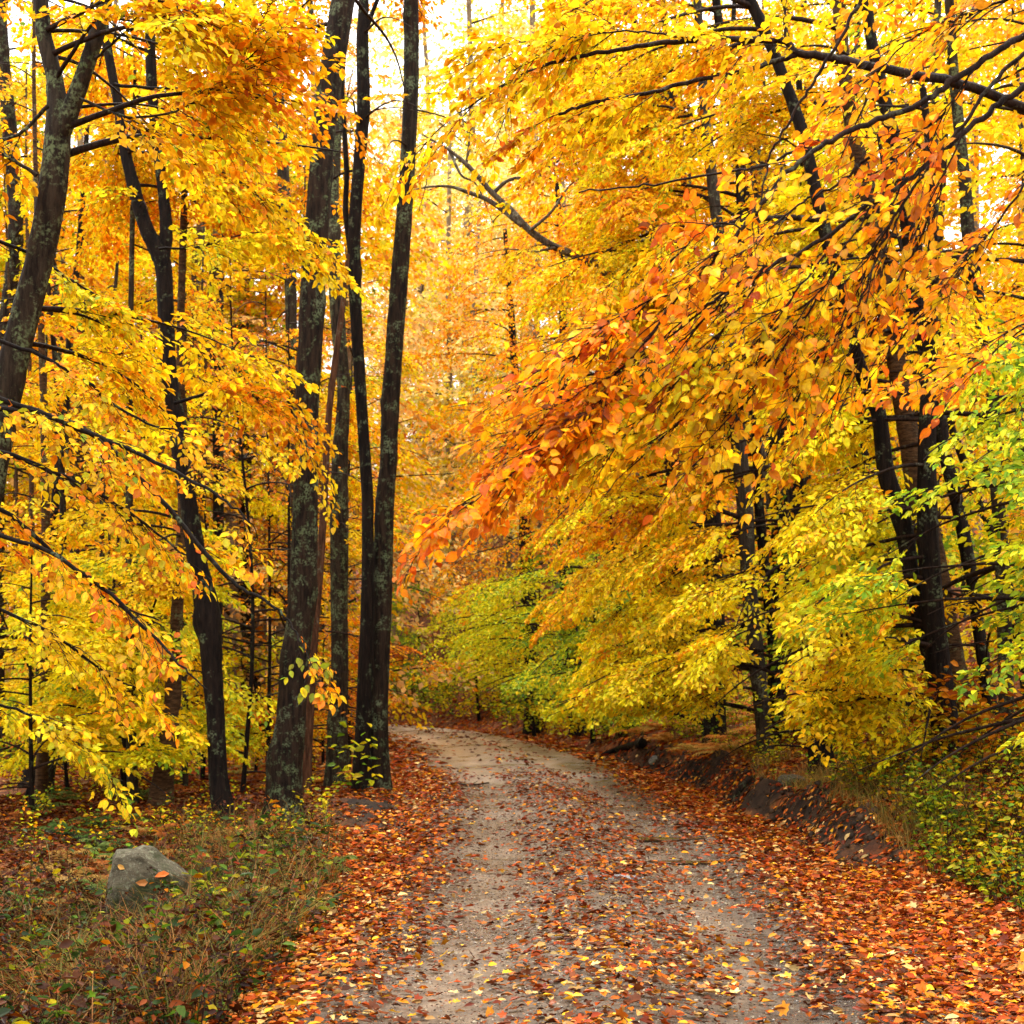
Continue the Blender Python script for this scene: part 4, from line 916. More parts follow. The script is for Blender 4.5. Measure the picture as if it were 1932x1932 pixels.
# ---- overhanging beech at the right, closest foliage
oh = Tree('overhanging_beech', np.array([4.6, 6.2, float(height(4.6, 6.2))]), 'beech outside the right edge whose long dark boughs and large leaves hang over the track', 'tree', bark=M_TWIG)
tube(oh.trunk, resample([oh.base - np.array([0, 0, .2]), oh.base + np.array([-.1, 0, 2.]), oh.base + np.array([-.3, .1, 4.6]), oh.base + np.array([-.5, .1, 7.5])], 50), np.linspace(.17, .07, 50), 12, rough=.06, flare=.4)
P_OY = pal(y=4, g=3.2, o=3.8, r=1.5, l=.5)
P_OO = pal(o=6, r=2.4, g=2.8, y=1.2, b=.3)
P_OYL = pal(y=5, g=3, l=2, o=1)
def B(pts, Y, w, pl, n, **k):
    bough(oh, pts, Y, w, pl, n=int(n * .8), **{**dict(leaf=.059, sc=(.36, .72), s0=.12, droop=.28, spread=.8, roll=.35, keep=.6, side=True), **k})
B([(2150, -20), (1940, 62), (1891, 90), (1816, 140), (1766, 175), (1716, 205), (1641, 230), (1566, 265), (1531, 290), (1466, 345), (1431, 390), (1401, 430), (1356, 475), (1316, 525), (1271, 570)], np.linspace(5.9, 5.4, 15), (15, 6), P_OY, 14, s0=.55)
B([(2150, 20), (1935, 160), (1881, 200), (1816, 250), (1766, 295), (1701, 345), (1641, 385), (1586, 425), (1536, 460), (1456, 500), (1381, 545), (1331, 580), (1286, 615)], np.linspace(5.9, 5.5, 13), (13, 5), P_OY, 14, s0=.5)
B([(2120, -40), (1933, 100), (1866, 165), (1816, 235), (1766, 300), (1716, 365), (1671, 440), (1656, 480), (1626, 560), (1581, 630), (1556, 680)], 5.6, (9, 3), P_OY, 14, s0=.45)
B([(1271, 570), (1220, 640), (1156, 715), (1131, 760), (1096, 790), (1041, 830), (1011, 860), (966, 900), (930, 925), (870, 955), (830, 985)], np.linspace(5.4, 5.2, 11), (6, 1.2), P_OO, 34, s0=.0, sc=(.25, .5), keep=.85)
B([(1300, 545), (1220, 570), (1150, 620), (1080, 680), (1030, 720)], 5.4, (4, 1.2), P_OO, 20, s0=.05, sc=(.35, .65))
B([(1401, 430), (1350, 420), (1320, 440), (1280, 480)], 5.4, (4, 1.2), P_OO, 7, sc=(.3, .5))
B([(1286, 615), (1220, 665), (1150, 710), (1090, 765), (1010, 810)], 5.5, (4, 1.2), P_OO, 20, sc=(.35, .6))
B([(1381, 545), (1310, 620), (1220, 700), (1130, 770), (1060, 850)], 5.5, (4, 1.2), P_OO, 18, sc=(.35, .6))
B([(1456, 500), (1390, 590), (1310, 690), (1230, 770), (1150, 850)], 5.5, (4, 1.2), P_OYL, 20, sc=(.35, .65))
B([(1556, 480), (1490, 570), (1420, 660), (1350, 740), (1270, 810)], 5.5, (4, 1.2), P_OYL, 24, sc=(.35, .65))
B([(1641, 390), (1580, 500), (1510, 610), (1440, 710), (1380, 800)], 5.6, (4, 1.2), P_OY, 24, sc=(.35, .7))
B([(1641, 300), (1566, 355), (1516, 380), (1441, 440), (1380, 500)], 5.8, (6, 2), P_OY, 10)
B([(1701, 345), (1650, 480), (1590, 600), (1530, 700), (1480, 790)], 5.7, (4, 1.2), P_OY, 16)
B([(1816, 240), (1770, 370), (1710, 500), (1640, 620), (1580, 740)], 5.7, (4, 1.2), P_OY, 20)
B([(2050, 200), (1932, 350), (1860, 450), (1780, 550), (1700, 640)], 5.8, (6, 2), P_OY, 20)
B([(2100, -60), (1920, -10), (1820, 30), (1740, 60), (1680, 110), (1640, 170)], 5.9, (7, 2), P_OY, 22)
B([(1850, 110), (1800, 190), (1750, 240), (1640, 260)], 5.8, (4, 1.5), P_OO, 12)
B([(1640, 0 - 60), (1621, 0), (1601, 45), (1556, 120), (1526, 165), (1496, 215), (1466, 265), (1451, 300), (1440, 360), (1432, 430), (1440, 500), (1420, 580)], 6.2, (8, 2), P_OY, 6, s0=.7, sc=(.3, .5))
B([(1546, 262), (1496, 285), (1441, 315), (1366, 325), (1241, 347), (1150, 356), (1091, 360)], 6.5, (6, 3), P_OY, 0)
B([(2000, 560), (1932, 620), (1860, 670), (1760, 700), (1680, 730)], 6.2, (4, 1.5), P_OY, 14)
oh.leafmat = M_LEAFN; trees.append(oh)
# horizontal big bough over the track further back, own tree out of view
hb = Tree('overhanging_tree', np.array([6.2, 11.5, float(height(6.2, 11.5))]), 'tree at upper right sending one long level reddish bough over the track', 'tree', bark=M_DEAD)
hb.bark = M_TWIG
q = hb.base
tube(hb.trunk, resample([q - np.array([0, 0, .2]), q + np.array([-.1, 0, 2.]), q + np.array([-.3, -.1, 4.6]), q + np.array([-.9, -.2, 8])], 50), np.linspace(.2, .1, 50), 12, rough=.06)
bough(hb, [(2300, 420), (2050, 260), (1850, 170), (1720, 140), (1616, 120), (1556, 107), (1501, 100), (1481, 80), (1391, 75), (1266, 80), (1191, 90), (1091, 107), (1026, 125), (966, 150), (900, 190), (830, 240)], [11.2, 11, 10.7, 10.4, 10.2, 10, 10, 10, 10, 10, 10, 10, 10, 10, 10, 10], (22, 2), P_GOLD, n=12, s0=.5, lod=1, tpl=TPL, sc=(.5, .9))
bough(hb, [(1501, 103), (1450, 120), (1391, 137), (1300, 155), (1230, 175), (1150, 188), (1100, 200), (1055, 215)], 10, (10, 6), P_GOLD, n=6, lod=1, tpl=TPL)
bough(hb, [(1300, 72), (1200, 60), (1100, 64), (1040, 80), (980, 80)], 10, (4, 1.5), P_GOLD, n=12, lod=1, tpl=TPL)
bough(hb, [(1481, 80), (1480, 30), (1470, -40)], 10, (6, 4), P_GOLD, n=3, lod=1, tpl=TPL)
bough(hb, [(1062, 115), (1065, 80), (1063, 50), (1060, 20)], 10, (4, 2), P_GOLD, n=0)
trees.append(hb)

for a_, k_ in PENDING: _sprays(*a_, **k_)
for t in trees: t.done(lf=(t is oh or t is bl))

# ---- distant trees: a few kinds, copied
def far_proto(pl, seed, H=16, dens_=1.):
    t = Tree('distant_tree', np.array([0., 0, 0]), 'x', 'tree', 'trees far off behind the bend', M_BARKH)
    P = resample([(0, 0, -.3), (.1, 0, H * .3), (-.2, .1, H * .6), (.1, 0, H)], 30); tube(t.trunk, P, np.linspace(.2, .05, 30), 7, rough=.05)
    nb = int(40 * dens_)
    pts, D = [], []
    for k in range(nb):
        u = RNG.uniform(.08, 1); i = int(u * 29); a = RNG.uniform(0, 6.28); L = RNG.uniform(2., 4.) * (1.15 - .7 * u); e = RNG.uniform(.0, .6)
        lb_ = Buf(); t.slimbs.append(lb_); tube(lb_, resample([P[i], P[i] + L * .5 * np.array([math.cos(a), math.sin(a), math.sin(e)]), P[i] + L * np.array([math.cos(a), math.sin(a), math.sin(e) * .8])], 6), np.linspace(.035, .008, 6), 4, cap=False)
        for s_ in np.arange(.25, 1.02, .12):
            pts.append(P[i] + L * s_ * np.array([math.cos(a), math.sin(a), math.sin(e)])); b_ = a + RNG.normal(0, .7); D.append((math.cos(b_), math.sin(b_), RNG.normal(-.1, .25)))
    n = len(pts)
    put_sprays(t.cr, None, pts, D, RNG.normal(0, .4, n), RNG.uniform(.9, 1.4, n), pl, 2, .19, .35, .5, TPLF, cull=False, keep=.8)
    r = t.done(); return r
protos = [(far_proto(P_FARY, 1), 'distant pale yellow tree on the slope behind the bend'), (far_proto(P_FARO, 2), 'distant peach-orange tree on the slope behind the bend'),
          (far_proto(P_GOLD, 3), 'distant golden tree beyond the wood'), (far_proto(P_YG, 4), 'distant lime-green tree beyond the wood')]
usedp = set()
def put_far(k, x, y, sc, lab=None, group=None):
    src, l0 = protos[k]
    if k in usedp:
        r = src.copy(); COL.objects.link(r); n_ = 0
        for ch in src.children:
            if ch.name.startswith('limb') and n_ % 3: n_ += 1; continue
            n_ += 1; c = ch.copy(); COL.objects.link(c); c.parent = r
    else: r = src; usedp.add(k)
    r.location = (x, y, float(height(x, y))); r.scale = (sc, sc, sc); r.rotation_euler = (0, 0, RNG.uniform(0, 6.28)); r['label'] = lab or l0; r['group'] = group or (l0.split(' tree')[0] + ' trees')
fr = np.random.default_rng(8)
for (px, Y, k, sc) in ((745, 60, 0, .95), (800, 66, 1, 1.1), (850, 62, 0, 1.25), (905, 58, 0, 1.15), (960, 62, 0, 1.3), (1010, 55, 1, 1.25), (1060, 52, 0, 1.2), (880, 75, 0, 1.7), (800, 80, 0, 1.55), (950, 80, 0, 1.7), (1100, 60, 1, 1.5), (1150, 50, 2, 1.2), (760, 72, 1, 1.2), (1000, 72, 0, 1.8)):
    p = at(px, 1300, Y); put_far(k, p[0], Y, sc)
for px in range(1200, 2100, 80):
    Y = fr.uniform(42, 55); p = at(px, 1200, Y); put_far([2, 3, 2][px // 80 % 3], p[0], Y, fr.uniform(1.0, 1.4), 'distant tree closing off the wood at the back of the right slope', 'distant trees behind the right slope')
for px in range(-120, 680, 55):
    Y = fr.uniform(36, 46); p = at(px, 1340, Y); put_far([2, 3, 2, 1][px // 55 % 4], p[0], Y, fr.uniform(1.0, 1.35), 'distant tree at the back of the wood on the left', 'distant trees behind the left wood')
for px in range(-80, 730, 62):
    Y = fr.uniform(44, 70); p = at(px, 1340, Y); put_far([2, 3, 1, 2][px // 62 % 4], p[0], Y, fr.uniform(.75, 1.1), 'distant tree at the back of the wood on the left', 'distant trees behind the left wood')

# ------------------------------------------------------------------ undergrowth
def stems(buf, leafbuf, n, xf, hgt, pl, leaf, nlv, wide=.6, lean=.25, stemcol=(.05, .02, .01)):
    for _ in range(n):
        x, y = xf(); z = float(height(x, y)); H = RNG.uniform(*hgt); a = RNG.uniform(0, 6.28); l = RNG.uniform(0, lean)
        l = l + .25; j1, j2 = RNG.normal(0, .07, 2) * H * 2; P = resample([(x, y, z - .02), (x + l * .3 * math.cos(a) * H + j1, y + l * .3 * math.sin(a) * H + j2, z + H * .5), (x + l * math.cos(a) * H, y + l * math.sin(a) * H, z + H)], 6)
        tube(buf, P, np.linspace(.0035, .0015, 6), 3, stemcol, cap=False)
        m = int(nlv * RNG.uniform(.7, 1.3)); u = RNG.uniform(.2, 1, m); pos = np.stack([np.interp(u * 5, range(6), P[:, k]) for k in range(3)], -1)
        b_ = RNG.uniform(0, 6.28, m); D = np.stack([np.cos(b_), np.sin(b_), RNG.uniform(-.5, .5, m)], -1)
        pos = pos + D * RNG.uniform(0, .12, m)[:, None] * H * wide * np.array([1, 1, .3])
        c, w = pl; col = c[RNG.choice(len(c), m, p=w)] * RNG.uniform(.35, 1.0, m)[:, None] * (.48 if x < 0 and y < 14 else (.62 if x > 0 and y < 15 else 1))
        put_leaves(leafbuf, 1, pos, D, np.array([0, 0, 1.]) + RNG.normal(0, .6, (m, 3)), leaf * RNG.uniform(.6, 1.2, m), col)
def grass(buf, n, xf, hgt, cols):
    for _ in range(n):
        x, y = xf(); z = float(height(x, y)); m = RNG.integers(6, 14)
        a = RNG.uniform(0, 6.28, m); H = RNG.uniform(*hgt, m); b_ = RNG.uniform(.3, 1.5, m)
        o = np.stack([x + RNG.normal(0, .03, m), y + RNG.normal(0, .03, m), np.full(m, z)], -1)
        dr = np.stack([np.cos(a), np.sin(a), np.zeros(m)], -1); sd = np.stack([-np.sin(a), np.cos(a), np.zeros(m)], -1)
        col = np.array(cols)[RNG.integers(0, len(cols), m)] * RNG.uniform(.5, 1.1, (m, 1)) * (.95 if x < 0 else .9) * np.array([1.1, .9, .8])
        rows = []
        for t_, w in ((0, .0035), (.35, .003), (.7, .002), (1, .0004)):
            c = o + dr * (b_ * H * t_ ** 2)[:, None] + np.array([0, 0, 1.]) * (H * (t_ - .25 * t_ ** 3 * b_))[:, None]
            rows += [c - sd * w, c + sd * w]
        V = np.stack(rows, 1); f = np.array([(0, 1, 3, 2), (2, 3, 5, 4), (4, 5, 7, 6)])
        buf.add(V.reshape(-1, 3), (f[None] + (np.arange(m) * 8)[:, None, None]).reshape(-1, 4), np.repeat(col[:, None], 8, 1).reshape(-1, 3))
def ferns(buf, n, xf, L, cols):
    for _ in range(n):
        x, y = xf(); z = float(height(x, y)); m = RNG.integers(5, 9); base = RNG.uniform(0, 6.28); ci = np.array(cols[RNG.integers(0, len(cols))])
        for k in range(m):
            a = base + k * 6.28 / m + RNG.normal(0, .25); LL = RNG.uniform(*L); e = RNG.uniform(.5, 1.1)
            u = np.linspace(0.08, 1, 15); r = LL * u * math.cos(e) * (1 + .3 * u); hz = LL * (math.sin(e) * u - .55 * u ** 2.2)
            c = np.stack([x + r * math.cos(a), y + r * math.sin(a), z + .02 + hz], -1)
            T = nrm(np.gradient(c, axis=0)); sd = np.array([-math.sin(a), math.cos(a), 0])
            wd = LL * .26 * np.sin(np.pi * np.clip(u * .93 + .05, 0, 1)) ** .8
            for sg in (-1, 1):
                D = sd * sg + T * .45 + np.array([0, 0, -.15]); 
                put_leaves(buf, 2, c, np.broadcast_to(D, c.shape) + RNG.normal(0, .06, c.shape), np.tile([0, 0, 1.], (15, 1)) + RNG.normal(0, .12, c.shape), wd + .01, np.tile(ci, (15, 1)) * RNG.uniform(.75, 1.15, (15, 1)), width=np.full(15, .42))
def area(px0, px1, py0, py1, cond=None):
    def f():
        while True:
            px, py = RNG.uniform(px0, px1), RNG.uniform(py0, py1)
            Y = CH * F / (py - HY) if py > HY + 30 else 50
            for _ in range(4): p = at(px, py, Y); Y = (CH - float(height(p[0], Y))) * F / (py - HY); Y = min(max(Y, 4), 50)
            p = at(px, py, Y)
            if cond is None or cond(p[0], p[1], px, py): return p[0], p[1]
    return f
G_GR = [(.05, .09, .015), (.10, .13, .03), (.22, .18, .05), (.26, .15, .05), (.04, .07, .015), (.12, .05, .02)]
offroad = lambda x, y, px, py: x - xc(y) < -1.75
diag = lambda x, y, px, py: px < 640 - (py - 1560) * 1.05 + 60 and x - xc(y) < -1.8
diag2 = lambda x, y, px, py: abs(px - (560 - (py - 1560) * .9)) < 190 and x - xc(y) < -1.7
g1, l1, s1 = Buf(), Buf(), Buf()
grass(g1, 110, area(80, 640, 1590, 1950, diag2), (.12, .38), G_GR)
grass(g1, 60, area(-40, 500, 1600, 2050, diag), (.12, .42), G_GR + [(.3, .14, .05)] * 2)
RB = lambda x, y, px, py: x - xc(y) > 2.75
grass(g1, 220, area(1300, 1960, 1440, 1720, RB), (.1, .32), G_GR)
grass(g1, 70, area(0, 620, 1560, 1980, diag2), (.25, .5), [(.26, .12, .03), (.14, .06, .02), (.09, .11, .02)])
grass(g1, 240, area(40, 640, 1560, 1960, diag2), (.22, .55), [(.34, .20, .06), (.20, .20, .05), (.12, .16, .03), (.28, .13, .04)])
grass(g1, 120, area(-40, 480, 1640, 2060, diag), (.2, .5), [(.30, .16, .05), (.14, .15, .04), (.20, .08, .03)])
BT = lambda x, y, px, py: 2.62 < x - xc(y) < 3.5
grass(g1, 520, area(1150, 1980, 1385, 1640, BT), (.10, .36), [(.40, .30, .07), (.28, .24, .06), (.20, .22, .05), (.45, .24, .06)])
tag(g1.build('grass', M_PLANT), 'tufts of green and straw-coloured grass along the verges', 'grass', kind='stuff')
P_WEED = pal(l=1., n=1.6, y=.8, d=3.5, o=.6, b=4, R=.5, r=.8); P_WGR = pal(n=4, l=3, d=2, y=1)
stems(s1, l1, 170, area(60, 640, 1580, 1960, diag2), (.15, .45), P_WEED, .07, 9)
stems(s1, l1, 150, area(-60, 480, 1640, 2080, diag), (.18, .5), P_WEED, .07, 10)
stems(s1, l1, 130, area(20, 640, 1480, 1620, offroad), (.15, .45), pal(l=3, n=2, y=3, g=1, o=1), .055, 10)
stems(s1, l1, 240, area(1180, 1960, 1400, 1720, RB), (.2, .55), pal(l=4, n=3, y=3, g=1), .055, 12)
stems(s1, l1, 150, area(1600, 1980, 1430, 1720, RB), (.3, .9), pal(o=2, l=3, n=2, y=3, g=2, r=1), .06, 16)
BRN = (.09, .022, .006); stems(s1, l1, 420, area(1560, 2000, 1540, 1740, RB), (.12, .42), pal(l=2, n=3, y=1, g=1.4, o=1.2, b=3, d=2), .055, 14, wide=1.2, lean=.6)
P_DRY = pal(b=5, r=1.0, d=1.5, o=.2)
stems(s1, l1, 260, area(-60, 640, 1560, 2080, offroad), (.2, .5), P_DRY, .040, 34, wide=.8, lean=.5)
stems(s1, l1, 260, area(-60, 620, 1600, 2080, offroad), (.06, .24), pal(n=1.5, d=4, l=.8, b=3, r=1, o=.8), .075, 8, wide=1.2, lean=.6)
stems(s1, l1, 220, area(1180, 1960, 1400, 1700, RB), (.12, .4), pal(l=3, n=3, y=3, g=1, o=.6), .05, 14, wide=1.2, lean=.6)
stems(s1, l1, 260, area(-20, 620, 1380, 1490, offroad), (.3, .9), pal(y=4, g=3, l=3, o=1.5), .075, 16, wide=.8, lean=.5)
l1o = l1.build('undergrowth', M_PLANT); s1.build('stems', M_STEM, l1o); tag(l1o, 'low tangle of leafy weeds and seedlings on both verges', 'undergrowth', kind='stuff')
f1 = Buf()
ferns(f1, 34, area(0, 480, 1480, 1680, offroad), (.25, .45), [(.07, .13, .03), (.12, .17, .04), (.34, .2, .05), (.4, .13, .03)])
ferns(f1, 22, area(250, 640, 1560, 1800, diag2), (.2, .36), [(.07, .14, .03), (.14, .19, .04), (.3, .26, .06)])
ferns(f1, 26, area(440, 700, 1400, 1480, offroad), (.3, .5), [(.45, .14, .03), (.6, .25, .04), (.3, .26, .06)])
ferns(f1, 110, area(1200, 1560, 1400, 1485, RB), (.3, .55), [(.62, .30, .06), (.6, .22, .04), (.55, .38, .08)])
ferns(f1, 20, area(1500, 1900, 1450, 1650, RB), (.25, .45), [(.2, .25, .05), (.3, .3, .07), (.1, .16, .04)])
tag(f1.build('ferns', M_PLANT), 'green and rusty bracken ferns on the forest floor', 'ferns', kind='stuff')

def plant(name, px, py, H, pl, leaf, nst, nlv, lab, spread=.3, cat='plant'):
    p = hit(px, py); root = empty(name, p, lab, cat); sb, lb = Buf(), Buf()
    def xf():
        while True:
            x, y = p[0] + RNG.normal(0, spread * .3), p[1] + RNG.normal(0, spread * .3)
            if not (-1.7 < x - xc(y) < (2.95 if y < 32 else 2.35)): return x, y
    stems(sb, lb, nst, xf, (H * .6, H), pl, leaf, nlv, wide=.5, lean=.45)
    sb.build('stem', M_STEM, root); lb.build('leaves', M_PLANT, root)
plant('seedling', 668, 1498, 1.0, pal(l=4, n=1.5, y=2), .14, 6, 11, 'bright green seedling with pointed leaves in front of the pair of trunks', .25)
plant('seedling', 575, 1560, .5, pal(l=4, y=3), .08, 6, 8, 'yellow-green seedling at the foot of the thickest trunk, to its right', .3)
plant('seedling', 505, 1560, .45, pal(o=3, g=2), .11, 1, 8, 'small orange seedling at the left foot of the thickest trunk', .1)
plant('seedling', 210, 1480, .7, pal(y=4, l=2), .08, 14, 14, 'bushy yellow seedling left of the birch foot', .8)
for px, py, H_, lab_ in ((470, 1700, .45, 'tall green weed between the boulder and the track edge'), (330, 1850, .42, 'green weed among dry stalks nearest the lower left corner of the leaf carpet'), (150, 1880, .4, 'green weed cluster low at the lower left corner'), (520, 1640, .5, 'yellow-tipped green weed below the thickest trunk')):
    plant('weed', px, py, H_, pal(n=3, d=3, l=1.4), .085, 9, 10, lab_, .4)
plant('weed', 385, 1760, .42, P_WGR, .10, 9, 12, 'leafy dark green weed right of the leaning grey boulder', .3)
plant('shrub', 1835, 1470, 1.3, pal(o=5, r=1.6, g=1.5), .12, 26, 14, 'orange-red large-leaved shrub on the bank near the right edge', .9, 'shrub')
plant('shrub', 1880, 1590, .8, pal(l=2, y=1.5, g=2, b=2, n=2), .065, 30, 14, 'mixed olive and golden shrub low on the bank at the right edge', 1.2, 'shrub')
for k_, (px, py, pl_, H_, lab_) in enumerate(((1130, 1405, pal(l=4, n=3, y=1), 1.3, 'green shrub above the fallen log on the right verge'), (1235, 1408, pal(y=4, l=3, g=1), 1.2, 'yellow shrub at the far end of the eroded bank'), (1330, 1412, pal(l=3, n=3, d=1), 1.3, 'dark green shrub behind the orange bracken'),
        (1500, 1420, pal(y=3, l=3, g=2), 1.2, 'yellow-green shrub at the foot of the smooth grey trunk'), (1600, 1440, pal(n=3, l=3, y=1), 1.1, 'green shrub on the bank between grey trunk and dark cluster'), (1700, 1470, pal(y=4, g=3, o=1), 1.1, 'golden shrub in front of the dark trunk cluster'), (1060, 1385, pal(g=4, o=3, y=2), 1.3, 'orange shrub beside the bend on the right'))):
    plant('shrub', px, py, H_, pl_, .085, 34, 20, lab_, 1.6, 'shrub')
for px, py, pl_, H_, lab_ in ((800, 1362, pal(n=3, b=1, l=2), 2.2, 'dull green shrub on the slope just behind the bend'), (870, 1366, pal(l=4, y=3, n=1), 2.2, 'yellow-green shrub touching the outer edge of the bend'), (940, 1378, pal(n=3, l=3, d=1), 1.9, 'dark green shrub at the verge right of the bend'), (1000, 1386, pal(l=3, b=1, y=1, n=1), 1.4, 'olive tussocky shrub at the verge before the bend'), (760, 1350, pal(b=1.5, n=2, l=1), 1.8, 'brown and olive shrub in the shade behind the bend'), (1090, 1400, pal(l=3, y=3, g=1), 1.3, 'yellow-green shrub just beyond the fallen log')):
    plant('shrub', px, py, H_, pl_, .14, 46, 22, lab_, 3.4, 'shrub')
plant('shrub', 1660, 1600, .55, pal(l=4, n=3, y=2), .07, 20, 14, 'low green shrub over the end of the eroded bank', .8, 'shrub')

# ------------------------------------------------------------------ rocks, logs, sticks
import bmesh
def rock(name, px, py, size, mat, lab, seed, cut=(), rot=0., sink=.1, cat='rock'):
    p = hit(px, py); bm = bmesh.new(); bmesh.ops.create_icosphere(bm, subdivisions=5, radius=1)
    g = np.random.default_rng(seed); pl_ = [(nrm(g.normal(0, 1, 3)), g.uniform(.66, .92)) for _ in range(14)]; ww = [(g.normal(0, 1, 3) * f_, g.uniform(0, 6), .09 / f_) for f_ in (3, 3, 5, 5, 8, 8, 13, 13, 20) for _ in range(2)]
    for v in bm.verts:
        c = np.array(v.co)
        for n_, d_ in list(pl_) + list(cut):
            n_ = nrm(np.array(n_, float)); q = c @ n_
            if q > d_: c = c - n_ * (q - d_) * .96
        c = c + nrm(c) * sum(am_ * math.sin(float(c @ k_) + p_) for k_, p_, am_ in ww)
        v.co = c * np.array(size)
    me = bpy.data.meshes.new(name); bm.to_mesh(me); bm.free(); me.materials.append(mat)
    o = bpy.data.objects.new(name, me); COL.objects.link(o); o.location = (p[0], p[1], p[2] + size[2] * (1 - sink) - size[2] * .45); o.rotation_euler = (0, 0, rot)
    return tag(o, lab, cat)
rock('boulder', 262, 1760, (.46, .34, .51), M_BOULD, 'grey angular boulder tilted in the ditch at the lower left', 4, cut=[((-.93, -.1, .30), .52), ((.50, -.05, .86), .60), ((-.1, -1, .22), .50), ((.95, -.2, .1), .72), ((-.3, .2, 1), .86)], rot=.1, sink=.0)
from mathutils import Vector
from mathutils.bvhtree import BVHTree
_b = bpy.data.objects['boulder']; bpy.context.view_layer.update(); _bv = BVHTree.FromObject(_b, bpy.context.evaluated_depsgraph_get()); _mi = _b.matrix_world.inverted()
for (px, py, c_, sz, lab_, ld_) in ((318, 1650, (.50, .12, .02), .11, 'rust-orange leaf stuck on the right shoulder of the boulder', 1), (280, 1665, (.42, .17, .05), .10, 'curled brown leaf lying across the boulder face', 'c'), (236, 1640, (.60, .33, .08), .07, 'small tan leaf near the top of the boulder', 'c'), (262, 1740, (.62, .24, .10), .06, 'small pinkish leaf low on the boulder front', 1)):
    o_ = _mi @ Vector((0, 0, CH)); d_ = Vector(tuple(at(px, py, 10))) - Vector((0, 0, CH)); d_ = (_mi.to_3x3() @ d_).normalized()
    h_ = _bv.ray_cast(o_, d_)
    if h_[0] is None: continue
    w_ = np.array(_b.matrix_world @ h_[0]); nn = np.array(_b.matrix_world.to_3x3() @ h_[1]); tt = nrm(np.cross(nn, [.3, .2, 1.])); bb_ = Buf()
    put_leaves(bb_, ld_, (w_ + nn * .012)[None], (tt + RNG.normal(0, .3, 3))[None], nn[None], np.array([sz]), np.array([c_]))
    tag(bb_.build('fallen_leaf', M_LITTER, origin=w_), lab_, 'leaf')
rock('stone', 578, 1600, (.15, .12, .09), M_STUMPY, 'rounded brown stone at the verge right of the thickest trunk foot', 7)
rock('stone', 1145, 1656, (.30, .10, .022), M_SLATE, 'flat wet slate slab set in the gravel of the track', 9, sink=.55)
rock('stone', 655, 1682, (.16, .10, .03), M_SLATE, 'flat wet grey stone among leaves on the left edge of the track', 12, sink=.5)
rock('stone', 1236, 1440, (.12, .10, .09), M_ROCK, 'small pale stone at the near end of the fallen log on the right verge', 15)
rock('stone', 1495, 1484, (.20, .16, .11), M_BOULD, 'brown lump of earth and stone on top of the eroded bank', 18)
def stick(pts, Y, w, lab, name='stick', mat=M_TWIG, cat='stick', br=()):
    bb = Buf(); P0 = [at(a, b_, yy) for (a, b_), yy in zip(pts, Y)]
    P = resample(P0, 16); tube(bb, P, np.linspace(*w, 16), 9, rough=.1)
    for s_ in br:
        Q = P[s_[0]] + np.array([(0, 0, 0), np.array(s_[1]) * .5, s_[1]], float); tube(bb, resample(Q, 6), np.linspace(w[0] * .5, w[0] * .15, 6), 6, rough=.1)
    o = bb.build(name, mat, origin=P[0], smooth=True); return tag(o, lab, cat)
def lay(pxpy, lift=.03):
    out = []
    for a, b_ in pxpy:
        p = hit(a, b_); out.append(p[1] - lift * F / (b_ - HY) * .9)
    return out
for pts, w, lab, nm, br, mt in (
    ([(1135, 1425), (1170, 1412), (1213, 1402)], (.035, .09), 'dark fallen log end on the right verge before the bend', 'log', [(6, (.2, 0, .3))], M_BARKK),
    ([(1382, 1508), (1405, 1478), (1428, 1452)], (.05, .02), 'short broken branch propped against the eroded bank', 'stick', [], M_BARK),
    ([(858, 1478), (890, 1481), (922, 1477)], (.02, .012), 'straight stick lying on the left side of the track', 'stick', [(7, (.1, .1, .05))], M_TWIG),
    ([(90, 1570), (180, 1590), (285, 1612)], (.05, .03), 'rotting log half buried in leaves behind the leaning grey boulder', 'log', [], M_BARKK),
    ([(1215, 1462), (1245, 1452), (1270, 1440)], (.02, .01), 'thin twig poking from the leaves at the foot of the bank', 'stick', [], M_TWIG),
    ([(360, 1608), (430, 1600), (500, 1612)], (.03, .015), 'thin fallen branch on the leaves below the twin-stemmed tree', 'stick', [(8, (.1, .2, .12))], M_TWIG)):
    stick(pts, lay(pts), w, lab, nm, mt, nm, br)

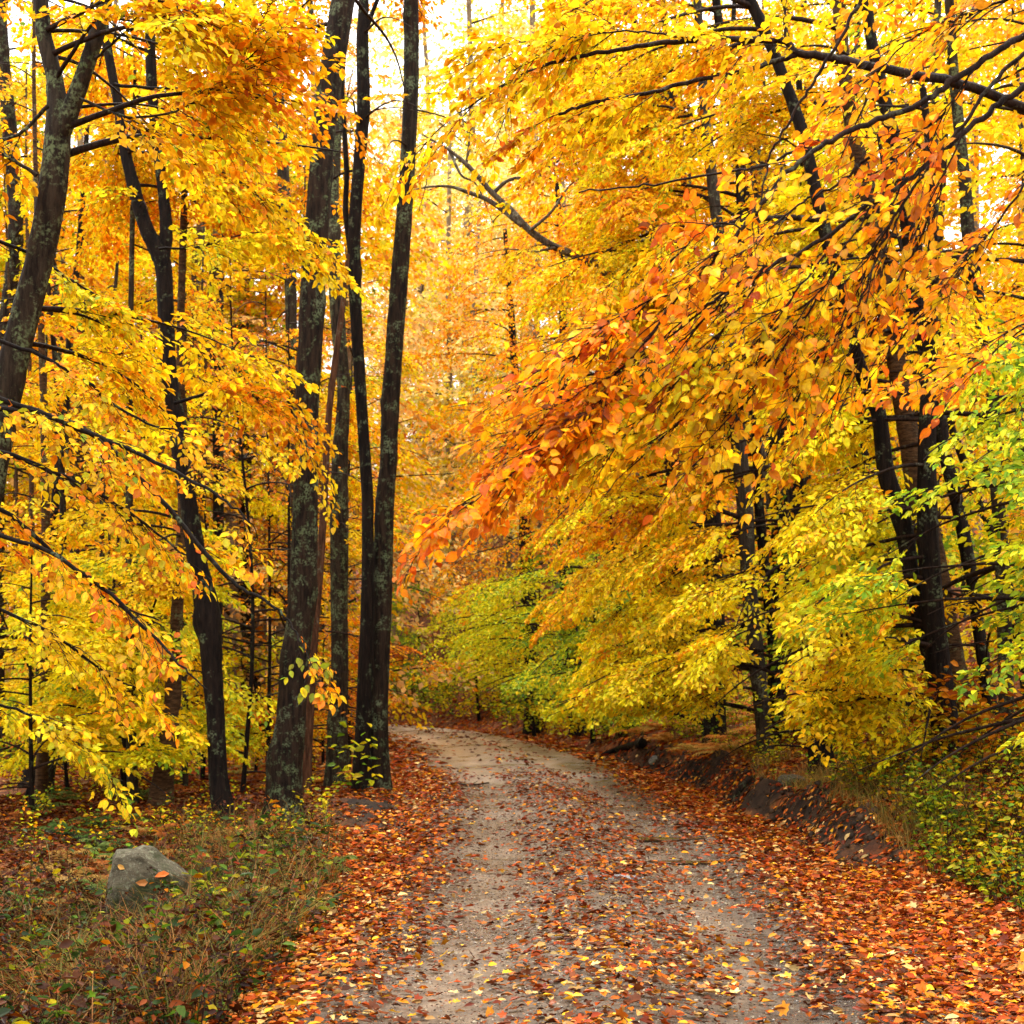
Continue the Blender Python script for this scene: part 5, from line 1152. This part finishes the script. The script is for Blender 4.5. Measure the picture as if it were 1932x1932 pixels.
# ------------------------------------------------------------------ light, sky, camera
w = bpy.data.worlds.new('World'); S.world = w; w.use_nodes = True; ns, lk = w.node_tree.nodes, w.node_tree.links
bgn = ns['Background']; SUN_EL, SUN_AZ = math.radians(58), math.radians(-18)
sky = ns.new('ShaderNodeTexSky'); sky.sky_type = 'NISHITA'; sky.sun_disc = False; sky.sun_elevation = SUN_EL; sky.sun_rotation = SUN_AZ
sky.air_density = 1.; sky.dust_density = 4.
tc = ns.new('ShaderNodeTexCoord'); nz = ns.new('ShaderNodeTexNoise'); nz.inputs['Scale'].default_value = 2.2; nz.inputs['Detail'].default_value = 5; lk.new(tc.outputs['Generated'], nz.inputs['Vector'])
cr = ramp(ns, lk, nz.outputs['Fac'], [(.3, (25, 25.2, 25.8)), (.7, (31, 31, 31))])
mx = ns.new('ShaderNodeMix'); mx.data_type = 'RGBA'; mx.inputs[0].default_value = .88; lk.new(sky.outputs[0], mx.inputs[6]); lk.new(cr.outputs[0], mx.inputs[7])
spz = ns.new('ShaderNodeSeparateXYZ'); lk.new(tc.outputs['Generated'], spz.inputs[0])
gr = ramp(ns, lk, spz.outputs[2], [(.0, (.34, .34, .34)), (.85, (1.72, 1.69, 1.64))])      # overcast sky, three to four times brighter overhead than at the horizon
m0 = mx; mx = ns.new('ShaderNodeMix'); mx.data_type = 'RGBA'; mx.blend_type = 'MULTIPLY'; mx.inputs[0].default_value = 1; lk.new(m0.outputs[2], mx.inputs[6]); lk.new(gr.outputs[0], mx.inputs[7])
lk.new(mx.outputs[2], bgn.inputs['Color']); bgn.inputs['Strength'].default_value = .13
sl = bpy.data.lights.new('sun', 'SUN'); sl.energy = 4.0; sl.angle = math.radians(12); sl.color = (1, .95, .86)
so = bpy.data.objects.new('sun', sl); COL.objects.link(so)
from mathutils import Vector
sd = Vector((math.sin(SUN_AZ) * math.cos(SUN_EL), math.cos(SUN_AZ) * math.cos(SUN_EL), math.sin(SUN_EL)))
so.rotation_euler = sd.to_track_quat('Z', 'Y').to_euler(); so.location = sd * 40
cam = bpy.data.cameras.new('camera'); co = bpy.data.objects.new('camera', cam); COL.objects.link(co); S.camera = co
co.location = (0, 0, CH); co.rotation_euler = (math.radians(90), 0, 0)
cam.sensor_width = 36; cam.lens = 36 * F / W; cam.shift_y = (HY - W / 2) / W; cam.clip_end = 2000; cam.clip_start = .1
cam.dof.use_dof = True; cam.dof.focus_distance = 8.5; cam.dof.aperture_fstop = 5.6
S.view_settings.view_transform = 'Standard'; S.view_settings.look = 'None'; S.view_settings.exposure = 0; S.view_settings.gamma = 1
S.render.engine = 'CYCLES'; c = S.cycles
c.max_bounces = 7; c.diffuse_bounces = 4; c.glossy_bounces = 2; c.transmission_bounces = 4; c.transparent_max_bounces = 4
c.use_denoising = True; c.sample_clamp_indirect = 6; c.caustics_reflective = False; c.caustics_refractive = False
